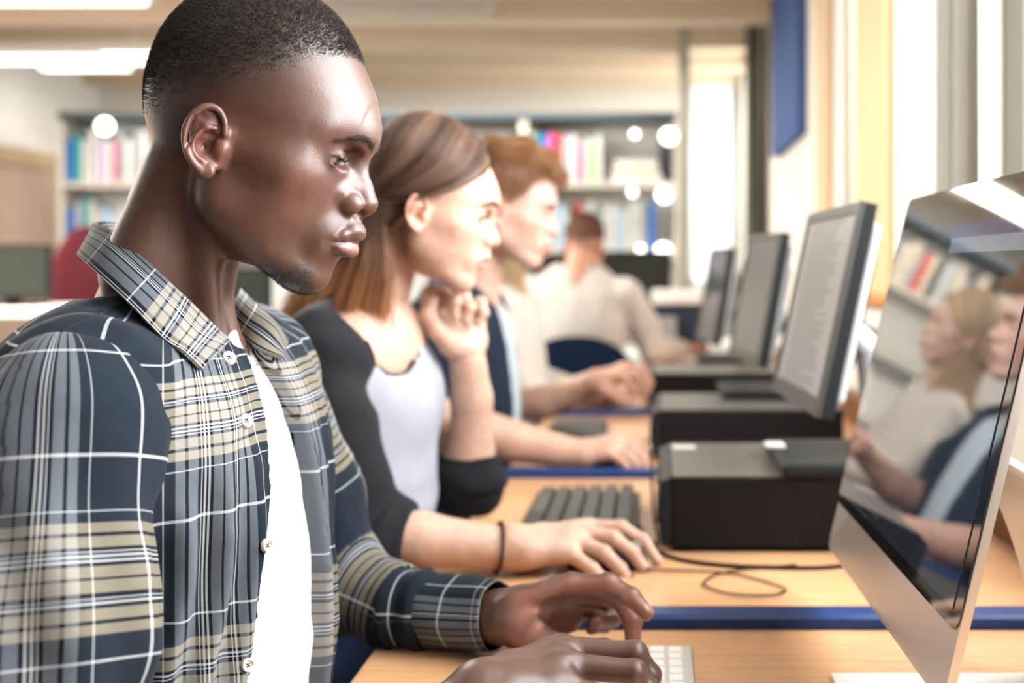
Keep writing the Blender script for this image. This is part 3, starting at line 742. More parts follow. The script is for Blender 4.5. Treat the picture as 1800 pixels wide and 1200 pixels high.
def rounded(w0, w1, z0, z1, r_, n=6):
    P_ = []
    for cx, cz, a0 in ((w1-r_, z1-r_, 0), (w0+r_, z1-r_, 90), (w0+r_, z0+r_, 180), (w1-r_, z0+r_, 270)):
        for k in range(n+1):
            a = math.radians(a0+90*k/n); P_.append((cx+r_*math.cos(a), cz+r_*math.sin(a)))
    return P_
BM().prism(rounded(0, Wd, 0, AH, .012), .0, .007, 'y', .001).build('case', M['aluminium'], IM, M=R, smooth=True)
# gently domed back
b = BM(); nx, nz = 20, 16
grid = [[b.bm.verts.new((Wd*(.03+.94*i/nx), .007+.036*max(0, math.sin(math.pi*i/nx))**.6*max(0, math.sin(math.pi*j/nz))**.6, AH*(.03+.94*j/nz))) for j in range(nz+1)] for i in range(nx+1)]
for i in range(nx):
    for j in range(nz): b.bm.faces.new((grid[i][j], grid[i+1][j], grid[i+1][j+1], grid[i][j+1]))
b.build('back_shell', M['aluminium'], IM, M=R, smooth=True)
ch = .052
BM().prism([p for p in rounded(.0006, Wd-.0006, ch, AH-.0006, .012) if True], -.0016, .0004, 'y').build('glass_border', mat('border_black', (.006, .006, .007), .06, spec=.6, coat=1), IM, M=R)
bx = .018
V = [R @ Vector(p) for p in ((bx, -.0024, ch+.012), (Wd-bx, -.0024, ch+.012), (Wd-bx, -.0024, AH-bx), (bx, -.0024, AH-bx), (bx, -.001, ch+.012), (Wd-bx, -.001, ch+.012), (Wd-bx, -.001, AH-bx), (bx, -.001, AH-bx))]
me = mesh(V, [(0, 1, 2, 3), (7, 6, 5, 4), (0, 4, 5, 1), (1, 5, 6, 2), (2, 6, 7, 3), (3, 7, 4, 0)]); ul = me.uv_layers.new(name='UVMap')
for li, uvv in zip(range(4), ((0, 0), (1, 0), (1, 1), (0, 1))): ul.data[li].uv = uvv
link('screen', me, M['glossy_screen'], IM)
# stand: a bent aluminium strap with an oval cable hole, and a foot under the screen
path = [(.292, .945), (.300, .935), (.314, .905), (.330, .87), (.343, .83), (.354, .79), (.362, .755), (.362, .741), (.354, .7345), (.33, .7335), (.25, .7332), (.172, .7332)]
path = spline([(a, 0, c) for a, c in path], 4); path = [(p[0]-.012, p[2]) for p in path]
sl = [0]
for a, c in zip(path, path[1:]): sl.append(sl[-1]+math.dist(a, c))
def on(sv):
    x = np.interp(sv, sl, [p[0] for p in path]); z = np.interp(sv, sl, [p[1] for p in path]); x2 = np.interp(sv+.002, sl, [p[0] for p in path]); z2 = np.interp(sv+.002, sl, [p[1] for p in path]); x1 = np.interp(sv-.002, sl, [p[0] for p in path]); z1 = np.interp(sv-.002, sl, [p[1] for p in path])
    tx, tz = x2-x1, z2-z1; L_ = math.hypot(tx, tz) or 1; return x, z, -tz/L_, tx/L_
hs = float(np.interp(.835, [p[1] for p in path[::-1]], sl[::-1])); yc = .945; hw = .085
b = BM(); TH = .006
def quad_patch(a, c, hole):
    """strap between arc lengths a and c; hole = (centre, half length, half width) or None"""
    N = 40
    if hole:
        O, I_ = [], []
        for k in range(N):
            an = 2*math.pi*k/N; dx, dy = math.cos(an), math.sin(an)
            s1, s2 = (c-hole[0], hole[0]-a); q = min((s1 if dx > 0 else s2)/max(abs(dx), 1e-6), hw/max(abs(dy), 1e-6)); O.append((hole[0]+dx*q, dy*q)); I_.append((hole[0]+dx*hole[1], dy*hole[2]))
        for side in (0, 1):
            ov, iv = [], []
            for L_, dst in ((O, ov), (I_, iv)):
                for s_, w_ in L_: x, z, nx_, nz_ = on(s_); dst.append(b.bm.verts.new((x+nx_*TH*side, yc+w_, z+nz_*TH*side)))
            for k in range(N): b.bm.faces.new((ov[k], ov[(k+1) % N], iv[(k+1) % N], iv[k]))
            if side == 0: o0, i0 = ov, iv
        for k in range(N): b.bm.faces.new((i0[k], i0[(k+1) % N], iv[(k+1) % N], iv[k])); b.bm.faces.new((o0[k], o0[(k+1) % N], ov[(k+1) % N], ov[k]))
    else:
        n = max(2, int((c-a)/.006)); rg = []
        for k in range(n+1):
            x, z, nx_, nz_ = on(a+(c-a)*k/n); rg.append([b.bm.verts.new(q) for q in ((x, yc-hw, z), (x, yc+hw, z), (x+nx_*TH, yc+hw, z+nz_*TH), (x+nx_*TH, yc-hw, z+nz_*TH))])
        for p_, q_ in zip(rg, rg[1:]):
            for k in range(4): b.bm.faces.new((p_[k], p_[(k+1) % 4], q_[(k+1) % 4], q_[k]))
        b.bm.faces.new(rg[0]); b.bm.faces.new(rg[-1][::-1])
quad_patch(0, hs-.045, None); quad_patch(hs-.045, hs+.045, (hs, .026, .030)); quad_patch(hs+.045, sl[-1], None)
b.build('stand', M['aluminium_bright'], IM)

# ---------------------------------------------------------------- keyboards, mice, cables
def keyboard(x0, x1, y0, y1, zt_, keym, basem, label, name='keyboard', rows=6, cols=18, kh=.007, gap=.0022, tilt=.0, wide=True):
    e = empty(name, ((x0+x1)/2, (y0+y1)/2, DT), label, 'keyboard')
    BM().box((x0, y0, DT+.001), (x1, y1, zt_), .004).build('base', basem, e)
    kw = (x1-x0-.016)/rows; kl = (y1-y0-.016)/cols; k0 = None
    for r_ in range(rows):
        c = 0
        while c < cols:
            w = 1
            if r_ == 0: w = [1, 1, 1, 5, 1, 1, 1][min(6, c)] if c < 4 else 1
            if r_ == 0 and c == 3: w = 6
            w = min(w, cols-c)
            xa = x0+.008+r_*kw; ya = y1-.008-(c+w)*kl; dz = (.004*(r_/rows) if tilt else 0)
            b = BM(); a_ = gap/2; q = .0018
            lo = [(xa+a_, ya+a_), (xa+kw-a_, ya+a_), (xa+kw-a_, ya+w*kl-a_), (xa+a_, ya+w*kl-a_)]; hi = [(xa+a_+q, ya+a_+q), (xa+kw-a_-q, ya+a_+q), (xa+kw-a_-q, ya+w*kl-a_-q), (xa+a_+q, ya+w*kl-a_-q)]
            A = [b.bm.verts.new((*p, zt_-.001)) for p in lo]; B = [b.bm.verts.new((*p, zt_+kh+dz)) for p in hi]
            b.bm.faces.new(A[::-1]); b.bm.faces.new(B)
            for k in range(4): b.bm.faces.new((A[k], A[(k+1) % 4], B[(k+1) % 4], B[k]))
            yield_ = b; yield_.build('key', keym, e); c += w
    return e
mat('key_olive', (.045, .048, .040), .45); mat('key_base', (.030, .031, .028), .45); mat('key_white', (.80, .80, .78), .4); mat('alu_base', (.58, .58, .56), .35, metal=.4)
keyboard(-.185, -.022, 1.44, 1.80, DT+.016, M['key_olive'], M['key_base'], 'chunky black keyboard on the desk in front of the girl', rows=6, cols=16, kh=.010, tilt=1)
keyboard(-.235, -.105, 2.22, 2.62, DT+.016, M['key_olive'], M['key_base'], 'black keyboard in front of the boy in the navy jacket', rows=6, cols=16, kh=.009, tilt=1)
keyboard(-.22, -.09, 3.05, 3.42, DT+.016, M['key_olive'], M['key_base'], 'black keyboard on the far desk beside the raised hand', rows=5, cols=14, kh=.009, tilt=1)
keyboard(-.082, .036, .80, 1.095, DT+.007, M['key_white'], M['alu_base'], 'slim white keyboard under the young man\'s hands', rows=6, cols=15, kh=.0022, gap=.0020)
def mouse(x, y, label, rot=0):
    V = Vol((x-.07, y-.05, DT-.005), (x+.07, y+.05, DT+.05), .0016)
    c, s = math.cos(rot), math.sin(rot); R3 = np.array([[c, s, 0], [-s, c, 0], [0, 0, 1]])
    V.ell((x, y, DT+.004), (.050, .029, .029), 0, R=R3); V.half((0, 0, DT+.0012), (0, 0, -1))
    V.half((0, 0, DT+.0012), (0, 0, -1))
    v, q = V.mesh(); v[:, 2] = np.maximum(v[:, 2], DT+.0008)
    e = empty('computer_mouse', (x, y, DT), label, 'mouse', 'black computer mice'); link('shell', fast_mesh(v, q), M['black_plastic'], e, True)
    w = BM(); fx, fy = x+c*.034, y+s*.034; w.tube([(fx-s*.004, fy+c*.004, DT+.024), (fx+s*.004, fy-c*.004, DT+.024)], .008, 14).build('scroll_wheel', M['grey_plastic'], e)
    return e
mouse(-.058, 1.405, 'black mouse under the hand of the girl in the raglan top', .0)
mouse(-.085, 2.10, 'black mouse under the hand of the boy in the navy jacket', .0)
def cable(name, pts, r_, label, cat='cable'):
    p = spline([tuple(q) for q in pts], 6); return tag(BM().tube(p, r_, 8).build(name, M['black_plastic'], smooth=True), label, cat)
def D(px, py, h=.003): d = (EYE.z-DT-h)*FPX/(py-VY); return P(px, py, d)
cable('cable', [D(1118, 915), D(1130, 935), D(1150, 962), D(1185, 980), D(1250, 991), D(1340, 996), D(1460, 996), D(1600, 975)], .0026, 'thick black cable running along the foot of the nearest black computer')
cable('mouse_cable', [D(1135, 999, .006), D(1160, 1001, .003), D(1240, 1003), D(1300, 1010), D(1372, 1030), D(1378, 1040), D(1350, 1046), D(1290, 1044), D(1245, 1032), D(1238, 1022), D(1262, 1008, .0045), D(1310, 1000), D(1400, 992)], .0013, 'thin mouse cable lying in a loop on the desk')
cable('cable', [P(1142, 790, 1.75), P(1146, 850, 1.62), P(1150, 910, 1.56), D(1156, 945), D(1150, 958)], .002, 'black cable hanging down the front corner of the nearest black computer')

# ---------------------------------------------------------------- things standing in the back of the room
def office_chair(x, y, label, m, w=.44, top=.90, seat=.46, rot=0, group=None):
    e = empty('office_chair', (0, 0, 0), label, 'chair', group)
    b = BM(); n = 18
    pts = []
    for k in range(n+1):
        a = math.pi*k/n; pts.append((w/2*math.cos(a), seat+.16+(top-seat-.16)*(abs(math.sin(a))**.55)))
    for k in range(1, 8):
        a = math.pi+math.pi*k/8; pts.append((w*.46*math.cos(a), seat+.16+.05*math.sin(a)))
    b.prism(pts, -.25, -.19, 'y', .02); b.build('backrest', m, e, smooth=True)
    b = BM(); b.prism(rounded(-.23, .23, -.2, .24, .08), seat-.03, seat+.04, 'z', .02); b.build('seat', m, e, smooth=True)
    BM().box((-.03, -.235, seat-.06), (.03, -.22, seat+.25), .004).box((-.03, -.235, seat-.06), (.03, .05, seat-.045), .004).build('back_bracket', M['black_plastic'], e)
    BM().tube([(0, 0, .10), (0, 0, seat-.03)], .025, 16).build('gas_post', M['black_plastic'], e)
    for k in range(5):
        a = k*2*math.pi/5+.3; c, s = math.cos(a), math.sin(a)
        lg = BM().tube([(0, 0, .12), (c*.28, s*.28, .075)], [.022, .014], 10).build('leg', M['black_plastic'], e)
        BM().tube([(c*.28-s*.015, s*.28+c*.015, .028), (c*.28+s*.015, s*.28-c*.015, .028)], .028, 14).build('caster', M['black_plastic'], lg)
    e.location = (x, y, 0); e.rotation_euler = (0, 0, rot); return e
mat('navy_fabric', (.007, .017, .042), .95, spec=.1)
office_chair(-.262, 4.0, 'navy office chair with a rounded back, under the man in the pale sweater', M['navy_fabric'], w=.43, top=.872)
office_chair(-.40, 1.02, 'navy office chair under the young man in the plaid shirt', M['navy_fabric'], w=.40, top=.66, seat=.42, rot=-math.pi/2)
office_chair(-.44, 1.62, 'navy office chair under the girl in the raglan top', M['navy_fabric'], w=.40, top=.72, seat=.42, rot=-math.pi/2)
office_chair(-.45, 2.96, 'navy office chair under the person with long blonde hair', M['navy_fabric'], w=.38, top=.70, seat=.42, rot=-math.pi/2)
office_chair(-.45, 2.36, 'navy office chair under the boy in the navy jacket', M['navy_fabric'], w=.40, top=.72, seat=.42, rot=-math.pi/2)
office_chair(-3.05, 5.8, 'dark red office chair in the far left of the room', M['red_fabric'], w=.40, top=1.31, seat=.50, rot=1.15)
def plain_desk(x0, x1, y0, y1, label, z=.74):
    e = empty('table', ((x0+x1)/2, (y0+y1)/2, 0), label, 'table'); BM().box((x0, y0, z-.03), (x1, y1, z), .004).build('table_top', M['desk_white'], e)
    for x in (x0+.05, x1-.05):
        for y in (y0+.05, y1-.05): BM().box((x-.02, y-.02, 0), (x+.02, y+.02, z-.03)).build('leg', M['grey_plastic'], e)
plain_desk(-3.2, -2.30, 4.35, 5.0, 'tall white table at the left edge, behind the young man', .94)
plain_desk(-.6, 1.0-.42, 5.2, 5.9, 'white table in front of the bookcases, beyond the man in the pale sweater')
def screen_back(x, y, z0, w, h, rot, label, group=None, s=.10):
    """a monitor seen from behind or from the side, on its foot"""
    e = empty('monitor', (0, 0, 0), label, 'monitor', group)
    BM().box((-w/2, -.02, s), (w/2, .015, s+h), .006).build('casing', M['black_plastic'], e)
    BM().box((-w/2+.015, -.022, s+.015), (w/2-.015, -.0195, s+h-.015)).build('screen', M['screen_black'], e)
    BM().box((-.03, .012, .01), (.03, .035, s+.12), .004).build('stand_neck', M['black_plastic'], e); BM().box((-.11, -.07, 0), (.11, .10, .012), .004).build('stand_base', M['black_plastic'], e)
    e.location = (x, y, z0); e.rotation_euler = (0, 0, rot)
mat('screen_black', (.02, .022, .018), .3)
screen_back(-.17, 5.45, .74, .50, .34, .0, 'large black monitor standing beyond the man in the pale sweater')
screen_back(-.50, 5.6, .74, .20, .33, .0, 'narrow black monitor mostly hidden behind the head of the man in the pale sweater')
screen_back(-2.63, 4.65, .94, .32, .225, .1, 'black monitor on the tall white table at the left edge', s=.03)
# printer beyond the monitors
e = empty('printer', (.10, 4.75, DT), 'dark blue and white printer beyond the row of monitors', 'printer'); mat('printer_blue', (.02, .035, .06), .4)
plain = BM().box((.0, 4.62, DT), (.22, 4.98, DT+.22), .012).build('body', M['printer_blue'], e)
BM().box((-.01, 4.60, DT+.22), (.20, 5.0, DT+.275), .012).build('lid', M['white_plastic'], e); BM().box((.02, 4.60, DT+.06), (.09, 4.621, DT+.17), .004).build('paper_tray', M['grey_plastic'], e)
plain_desk(-.3, .56, 4.56, 5.1, 'white table under the printer')
# frame on the lower left wall, dark shapes beyond the girl
screen_back(-1.6, 4.3, .74, .30, .26, .2, 'small dark monitor glimpsed between the young man\'s chin and collar')
plain_desk(-1.75, -1.2, 4.0, 4.7, 'white table glimpsed below the young man\'s chin')
fr = tag(BM().box((-4.00, 8.275, 1.27), (-3.87, 8.303, 1.44), .004).build('picture_frame', M['grey_plastic']), 'small grey framed notice beside the left end of the bookcases', 'frame')

# ---------------------------------------------------------------- the young man in front: head and neck
MAN = empty('person', (-.40, .95, .73), 'young man in an open dark plaid shirt over a white tee, hands on the keyboard', 'person')
HM = Head(P(386, 252, .925), 15, 3, 0, .965)
def man_neck(v):
    q = [HM.inv(P(345, 310, .935)), HM.inv(P(307, 450, .945)), HM.inv(P(286, 580, .95))]
    v.cone(q[0], q[1], 45, 50, 14); v.cone(q[1], q[2], 50, 57, 10); v.cone(q[2], HM.inv((-.385, .95, .985)), 57, 62, 10)
    a, b = HM.inv(P(352, 330, .90)), HM.inv(P(380, 620, .925)); v.cone(a, b, 9, 8, 18)
    a, b = HM.inv(P(300, 300, .90)), HM.inv(P(230, 480, .90)); v.cone(a, b, 16, 24, 22)
v = head_volume(1.15, dict(brow=1.05, lip=1.04), man_neck)
V, Q = v.mesh()
man_headV, man_headQ = V, Q
def gauss(V, c, r): return np.exp(-(((V-np.array(c))/np.array(r))**2).sum(1))
x, y, z = V[:, 0], V[:, 1], V[:, 2]; ay = np.abs(y)
def pw(x, xs, ys): return np.interp(x, xs, ys)
z0 = pw(x, [-80, -40, 0, 40, 62, 78, 92, 108], [8, 15, 34, 58, 76, 89, 96.5, 99]); wd = pw(x, [-80, 0, 40, 70, 85, 110], [44, 44, 36, 22, 8, 2.5])
dens = sstep(z0-wd, z0+wd, z + 2*vnoise(V, .25))
dens[(z < 30) & (x > 10)] *= 0
base = np.array([.078, .034, .0225])
C = np.tile(base, (len(V), 1))
C *= (1+.10*vnoise(V, .04, 2))[:, None]
def tint(w, col):
    global C
    C = C*(1-w[:, None]) + np.array(col)*w[:, None]
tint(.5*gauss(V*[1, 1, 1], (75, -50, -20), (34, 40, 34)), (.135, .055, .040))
tint(.6*np.exp(-((x-12)**2+(z+4)**2)/900)*(ay > 66), (.17, .058, .040))
tint(.5*gauss(np.c_[x, ay, z], (120, 12, -20), (14, 12, 12)), (.15, .05, .034))
tint(.6*gauss(np.c_[x, ay, z], (103, 32, -2), (9, 15, 7)), (.065, .024, .018))
# lips: bounded by curves around the mouth
gl = -51.2-4.6*(ay/22)**2
inl = sstep(24, 21, ay)*(x > 105)
up_t = gl+8.0-6*(ay/21)**1.6-1.0*np.exp(-(ay/3)**2); lo_b = gl-13.0+11*(ay/21)**2
tint(inl*sstep(up_t+.8, up_t-.8, z)*(z > gl), (.12, .05, .042))
tint(inl*sstep(lo_b-.8, lo_b+.8, z)*(z <= gl), (.17, .072, .062))
tint(inl*np.exp(-((z-gl)/1.9)**2)*.9, (.05, .02, .02))
# thin beard under the jaw, moustache shadow, scalp
bd = sstep(-76, -92, z - .25*(100-x))*sstep(20, 50, x)*sstep(60, 30, ay)*.0
lidm = gauss(np.c_[x, ay, z], (EX+13, EY, EZ-1), (5, 13, 1.6))*0
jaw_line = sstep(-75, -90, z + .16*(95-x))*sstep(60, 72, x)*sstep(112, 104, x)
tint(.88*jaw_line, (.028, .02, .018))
mus = sstep(-34, -38, z)*sstep(-46, -41, z)*(x > 105)*sstep(28, 20, ay)*sstep(2, 8, ay)
tint(.25*mus, (.05, .03, .026))
ed = np.sqrt(((np.c_[x-EX, ay-EY, z-EZ])**2).sum(1)); la = np.arctan2(z-EZ, x-EX); tint(.7*sstep(21, 16, ed)*np.exp(-((la-(math.radians(-22)+.25))/.13)**2)*(x > EX-8), (.012, .008, .007)); tint(.6*sstep(21, 16, ed)*np.exp(-((la-(math.radians(-22)+.80))/.09)**2)*(x > EX-8), (.020, .011, .009))
tint(.93*dens, (.022, .015, .012))
tint(.25*sstep(z0-wd*1.6, z0, z)*(z > 5), (.05, .028, .022))
man_C, man_dens, man_jaw, man_mus = C, dens, jaw_line, mus
MAN_SKIN = [(HM.w(V), Q, C)]      # hands are added to the same mesh later
for s in (-1, 1): eyeball(HM, s, (1, -.05*s, -.42), (.030, .013, .006), MAN)
# short cropped hair, fading out at the temples and the nape
n = 52000
p, nn, d = surface_samples(V, Q, np.where(dens > .03, dens**1.3, 0), n)
ln = (.15+3.0*d[:, None]**1.2)*(.7+.6*rng.random((n, 1)))
tan = rng.normal(size=(n, 3)); tan -= nn*(tan*nn).sum(1)[:, None]; tan /= np.linalg.norm(tan, axis=1)[:, None]
K = []
for j, tt in enumerate(np.linspace(0, 1, 4)):
    K.append(p - nn*.3 + nn*ln*tt*.9 + tan*ln*.75*math.sin(tt*2.6)*.6 + np.cross(nn, tan)*ln*.5*(1-math.cos(tt*2.6))*.4)
hair_curves('hair', HM.w(np.stack(K, 1)), np.array([.00013, .00013, .00012, .00007])[None, :], M['hair_black'], MAN)
# eyebrows
def brow_strands(H, V, Q, ns, ln, name, mt, par, zc=28, ampl=1.0, rad=.00008, s_list=(-1, 1), zo=0):
    for s in s_list:
        t_ = np.linspace(0, 1, 60); cy = 9+36*t_; cz = zc+zo+7.0*np.sin(np.pi*np.clip(t_*.85+.12, 0, 1))-4*t_
        w = np.zeros(len(V)); yy = s*V[:, 1]; m = (V[:, 0] > 70) & (yy > 6) & (yy < 46)
        c = np.interp(yy, cy, cz); hw = np.interp(yy, [8, 20, 36, 46], [3.6, 4.0, 2.8, 1.0])
        w[m] = np.exp(-((V[m, 2]-c[m])/hw[m])**4)
        p, nn, _ = surface_samples(V, Q, w, ns)
        dr = np.stack([-.35*np.ones(ns), s*(.85+.1*rng.random(ns)), .25*np.ones(ns)-.4*(p[:, 2]-np.interp(s*p[:, 1], cy, cz))/4+.25*rng.normal(size=ns)*.6], 1)
        dr -= nn*(dr*nn).sum(1)[:, None]; dr /= np.linalg.norm(dr, axis=1)[:, None]
        L = ln*(.6+.7*rng.random((ns, 1)))
        K = [p-nn*.2, p+nn*.9+dr*L*.5, p+nn*1.0+dr*L]
        hair_curves(name, H.w(np.stack(K, 1)), np.array([rad, rad, rad*.5])[None, :], mt, par)
brow_strands(HM, V, Q, 400, 5.2, 'eyebrow', M['hair_black'], MAN, ampl=1)
def lashes(H, s, par, a0, up=True, L=7, n=70, r=15.2, rad=.00010, mt='lash'):
    t_ = np.linspace(0, 1, n); y_ = s*(EY-8+19*t_); b = s*EY
    xs = EX+np.sqrt(np.maximum(r**2-(y_-b)**2*.82, 1))*math.cos(a0); zs = EZ+np.sqrt(np.maximum(r**2-(y_-b)**2*.82, 1))*math.sin(a0)
    p = np.stack([xs-1.2, y_, zs], 1); d = np.stack([.9*np.ones(n), s*.5*(t_-.35), (.15 if up else -.6)*np.ones(n)], 1)
    d += rng.normal(size=d.shape)*.07; l = L*(.75+.4*rng.random((n, 1)))
    K = [p, p+d*l*.5-np.array([0, 0, .8 if up else 0]), p+d*l+np.array([0, 0, 1.2 if up else 0])]
    hair_curves('eyelashes', H.w(np.stack(K, 1)), np.array([rad, rad, rad*.4])[None, :], M[mt], par)
a0 = math.radians(-22)
for s in (-1, 1): lashes(HM, s, MAN, a0+.20, True, 5.5, 44)
for s in (-1, 1): lashes(HM, s, MAN, a0-.27, False, 2.0, 26)
# beard: short curls under the jaw and faint moustache
for w_, nb, L in ((man_jaw, 5000, 2.0),):
    p, nn, d = surface_samples(V, Q, w_, nb)
    tan = rng.normal(size=(nb, 3)); tan -= nn*(tan*nn).sum(1)[:, None]; tan /= np.linalg.norm(tan, axis=1)[:, None]
    l = L*(.5+.8*rng.random((nb, 1)))
    K = [p-nn*.2, p+nn*l*.5+tan*l*.3, p+nn*l*.8+tan*l*.7]
    hair_curves('beard', HM.w(np.stack(K, 1)), np.array([.00010, .00010, .00006])[None, :], M['hair_black'], MAN)

# ---------------------------------------------------------------- cloth
from mathutils.bvhtree import BVHTree
def bvh_of(V, Q): return BVHTree.FromPolygons([tuple(p) for p in V], [tuple(q) for q in Q.tolist()])
def onto(bvh, px, py, lift=0.0, maxd=6):
    """where the line of sight through a pixel first meets a surface"""
    d = (P(px, py, 1.0)-EYE).normalized(); h = bvh.ray_cast(EYE, d, maxd)
    if h[0] is None: return None, None
    n = h[1] if h[1].dot(d) < 0 else -h[1]
    return h[0]+n*lift, n
def fabric(name, sheen=.05, weave=1800, b=.35, rough=.85, col=None):
    m = mat(name, col or (.5, .5, .5), rough, spec=.08, sheen=sheen); t = NT(m); o = t.obj()
    if col:
        n1 = t.noise(35, 3, o); t.l(t.mix(.25, col, t.ramp(n1, [(.3, .75), (.7, 1.1)]), 'MULTIPLY'), t.b.inputs['Base Color'])
    t.l(t.bump(t.noise(weave, 1, o), b, .0003, t.bump(t.noise(70, 3, o), .25, .002)), t.b.inputs['Normal']); return m
def plaid():
    m = fabric('plaid', .04, 1600, .4); t = NT(m); u = t.uv(); s = t.n('ShaderNodeSeparateXYZ', _0=u)
    nv, bk, gr, wh, cr = (.008, .013, .020), (.004, .005, .008), (.155, .17, .19), (.46, .47, .48), (.26, .225, .16)
    def band(coord, per, off, light, light2):
        f = t.math('FRACT', t.math('ADD', t.math('DIVIDE', coord, per), off))
        st = [(0, nv), (.16, wh), (.168, nv), (.34, wh), (.346, nv)]
        def put(x, seq):
            for w, c in seq: st.append((x, c)); x += w
        put(.38, [(.034, light), (.010, bk), (.034, light), (.012, bk), (.006, wh), (.008, bk), (.006, wh), (.008, bk), (.006, wh), (.012, bk), (.036, light2), (.010, bk), (.038, light2), (.014, bk), (.006, wh), (.008, bk), (.006, wh), (.014, bk), (.034, light), (.010, bk), (.034, light), (.02, nv)])
        st += [(.80, wh), (.807, nv)]
        return t.ramp(f, st, 'CONSTANT')
    a = band(s.outputs[0], .190, .33, gr, gr); b_ = band(s.outputs[1], .195, .18, cr, cr)
    tw = t.math('FRACT', t.math('MULTIPLY', t.math('ADD', s.outputs[0], s.outputs[1]), 900.0))
    mx = t.mix(t.math('ADD', .42, t.math('MULTIPLY', t.math('GREATER_THAN', tw, .5), .16)), a, b_)
    br = t.mix(1.0, mx, (1.05, 1.05, 1.05), 'MULTIPLY')
    t.l(t.mix(.25, br, t.ramp(t.noise(60, 3, t.obj()), [(.3, .7), (.7, 1.1)]), 'MULTIPLY'), t.b.inputs['Base Color'])
    return m
M['plaid'] = plaid()
fabric('white_cotton', .04, 1500, .25, .8, (.66, .66, .68))
def cloth(name, v, mt, parent, uv=None, disp=None, smooth=2, post=None):
    V, Q = v.mesh(smooth)
    if disp is not None:
        N = vnormals(V, Q); V = V+N*disp(V, N)[:, None]; V = relax(V, Q, .3)
    if post is not None: V = post(V)
    me = fast_mesh(V, Q)
    if uv is not None: set_uv_points(me, uv(V))
    o = link(name, me, mt, parent, True); return o, V, Q
def axis_uv(pts, r_, off=0, flip=1, voff=0):
    """u round a bent arm, v along it, both in metres"""
    p = np.array(pts, float)
    def f(V):
        best = np.full(len(V), 1e9); U = np.zeros((len(V), 2)); acc = voff
        for a, b in zip(p, p[1:]):
            d = b-a; L = np.linalg.norm(d); d = d/L; tt = np.clip((V-a)@d, 0, L); c = a+tt[:, None]*d; q = V-c; dist = np.linalg.norm(q, axis=1)
            e1 = np.cross(d, [0, 1, 0]); e1 /= np.linalg.norm(e1)+1e-9; e2 = np.cross(d, e1)
            # seam of the sleeve on the far side
            an = np.arctan2(q@e1, -(q@e2)*flip); m_ = dist < best
            U[m_, 0] = (an*r_+off)[m_]; U[m_, 1] = (acc+(V-a)@d)[m_]; best[m_] = dist[m_]; acc += L
        return U
    return f
def patch(rows, n, th, name, mt, parent, uvs=(1, 1), uvo=(0, 0), swap=False):
    """thin cloth panel through rows of 3-D points, with real thickness"""
    R_ = [spline([tuple(p) for p in r], n) for r in rows]; nc = len(R_[0])
    cols = [spline([R_[j][i] for j in range(len(rows))], 4) for i in range(nc)]
    G = np.array(cols); nr = G.shape[1]
    du = np.gradient(G, axis=0); dv = np.gradient(G, axis=1); N = np.cross(du, dv); N /= np.linalg.norm(N, axis=2)[..., None]+1e-12
    N[:] = N*np.sign(-(N*(G-np.array(EYE))).sum(2).mean() or 1)
    A = G+N*th/2; B = G-N*th/2; V = np.concatenate([A.reshape(-1, 3), B.reshape(-1, 3)]); k = nc*nr; F = []
    for i in range(nc-1):
        for j in range(nr-1):
            a = i*nr+j; F += [(a, a+1, a+nr+1, a+nr), (k+a, k+a+nr, k+a+nr+1, k+a+1)]
    for i in range(nc-1):
        for j in (0, nr-1): a = i*nr+j; F.append((a, a+nr, a+nr+k, a+k))
    for j in range(nr-1):
        for i in (0, nc-1): a = i*nr+j; F.append((a, a+k, a+1+k, a+1))
    me = fast_mesh(V, np.array(F)); 
    bm_ = bmesh.new(); bm_.from_mesh(me); bmesh.ops.recalc_face_normals(bm_, faces=bm_.faces); bm_.to_mesh(me); bm_.free()
    su = np.concatenate([[0], np.cumsum(np.linalg.norm(np.diff(G[:, nr//2], axis=0), axis=1))]); sv = np.concatenate([[0], np.cumsum(np.linalg.norm(np.diff(G[nc//2], axis=0), axis=1))])
    UU, VV = np.meshgrid(su, sv, indexing='ij'); uv = np.stack([UU*uvs[0]+uvo[0], VV*uvs[1]+uvo[1]], -1).reshape(-1, 2)
    if swap: uv = uv[:, ::-1]
    set_uv_points(me, np.concatenate([uv, uv])); o = link(name, me, mt, parent, True)
    try: me.set_sharp_from_angle(angle=math.radians(50))
    except Exception: pass
    return o, G

# ---------------------------------------------------------------- the young man: shirt, tee
def torso_volume(v, g):
    """g = how far the cloth stands off"""
    v.ell((-.408, .95, .88), (.108+g, .180+g, .175+g), 0)
    v.ell((-.400, .95, .76), (.108+g, .165+g, .18+g), .05)
    v.cone((-.392, .80, 1.000), (-.392, 1.10, 1.000), .050+g, .050+g, .045)
    v.cone((-.435, .93, 1.040), (-.410, .785, 1.000), .037+g, .047+g, .03)
    v.cone((-.435, .97, 1.040), (-.410, 1.115, 1.000), .037+g, .047+g, .03)
    v.ell((-.378, .865, .935), (.056+g, .072+g, .070+g), .05); v.ell((-.378, 1.035, .935), (.056+g, .072+g, .070+g), .05)
    return v
lo, hi = (-.56, .68, .60), (-.22, 1.22, 1.13)
tv = torso_volume(Vol(lo, hi, .003), -.003)
tv.half(np.array(P(430, 606, .95))+[0, 0, .004], (.75, 0, 1), .006); 
V_, Q_ = tv.mesh(); 
def tee_disp(V, N): return .0022*vnoise(V*[1, 1.2, .35], 26, 2)+.0015*vnoise(V, 60)
tee, teeV, teeQ = cloth('tee_shirt', tv, M['white_cotton'], MAN, disp=tee_disp)
zs = [.60, .74, .80, .87, .96, 1.02, 1.05]
y_near = lambda z: np.interp(z, zs, [.838, .840, .848, .862, .885, .913, .930]); y_far = lambda z: np.interp(z, zs, [.975, .985, .985, .985, .982, .965, .955])
sv_ = torso_volume(Vol(lo, hi, .0025), .010)
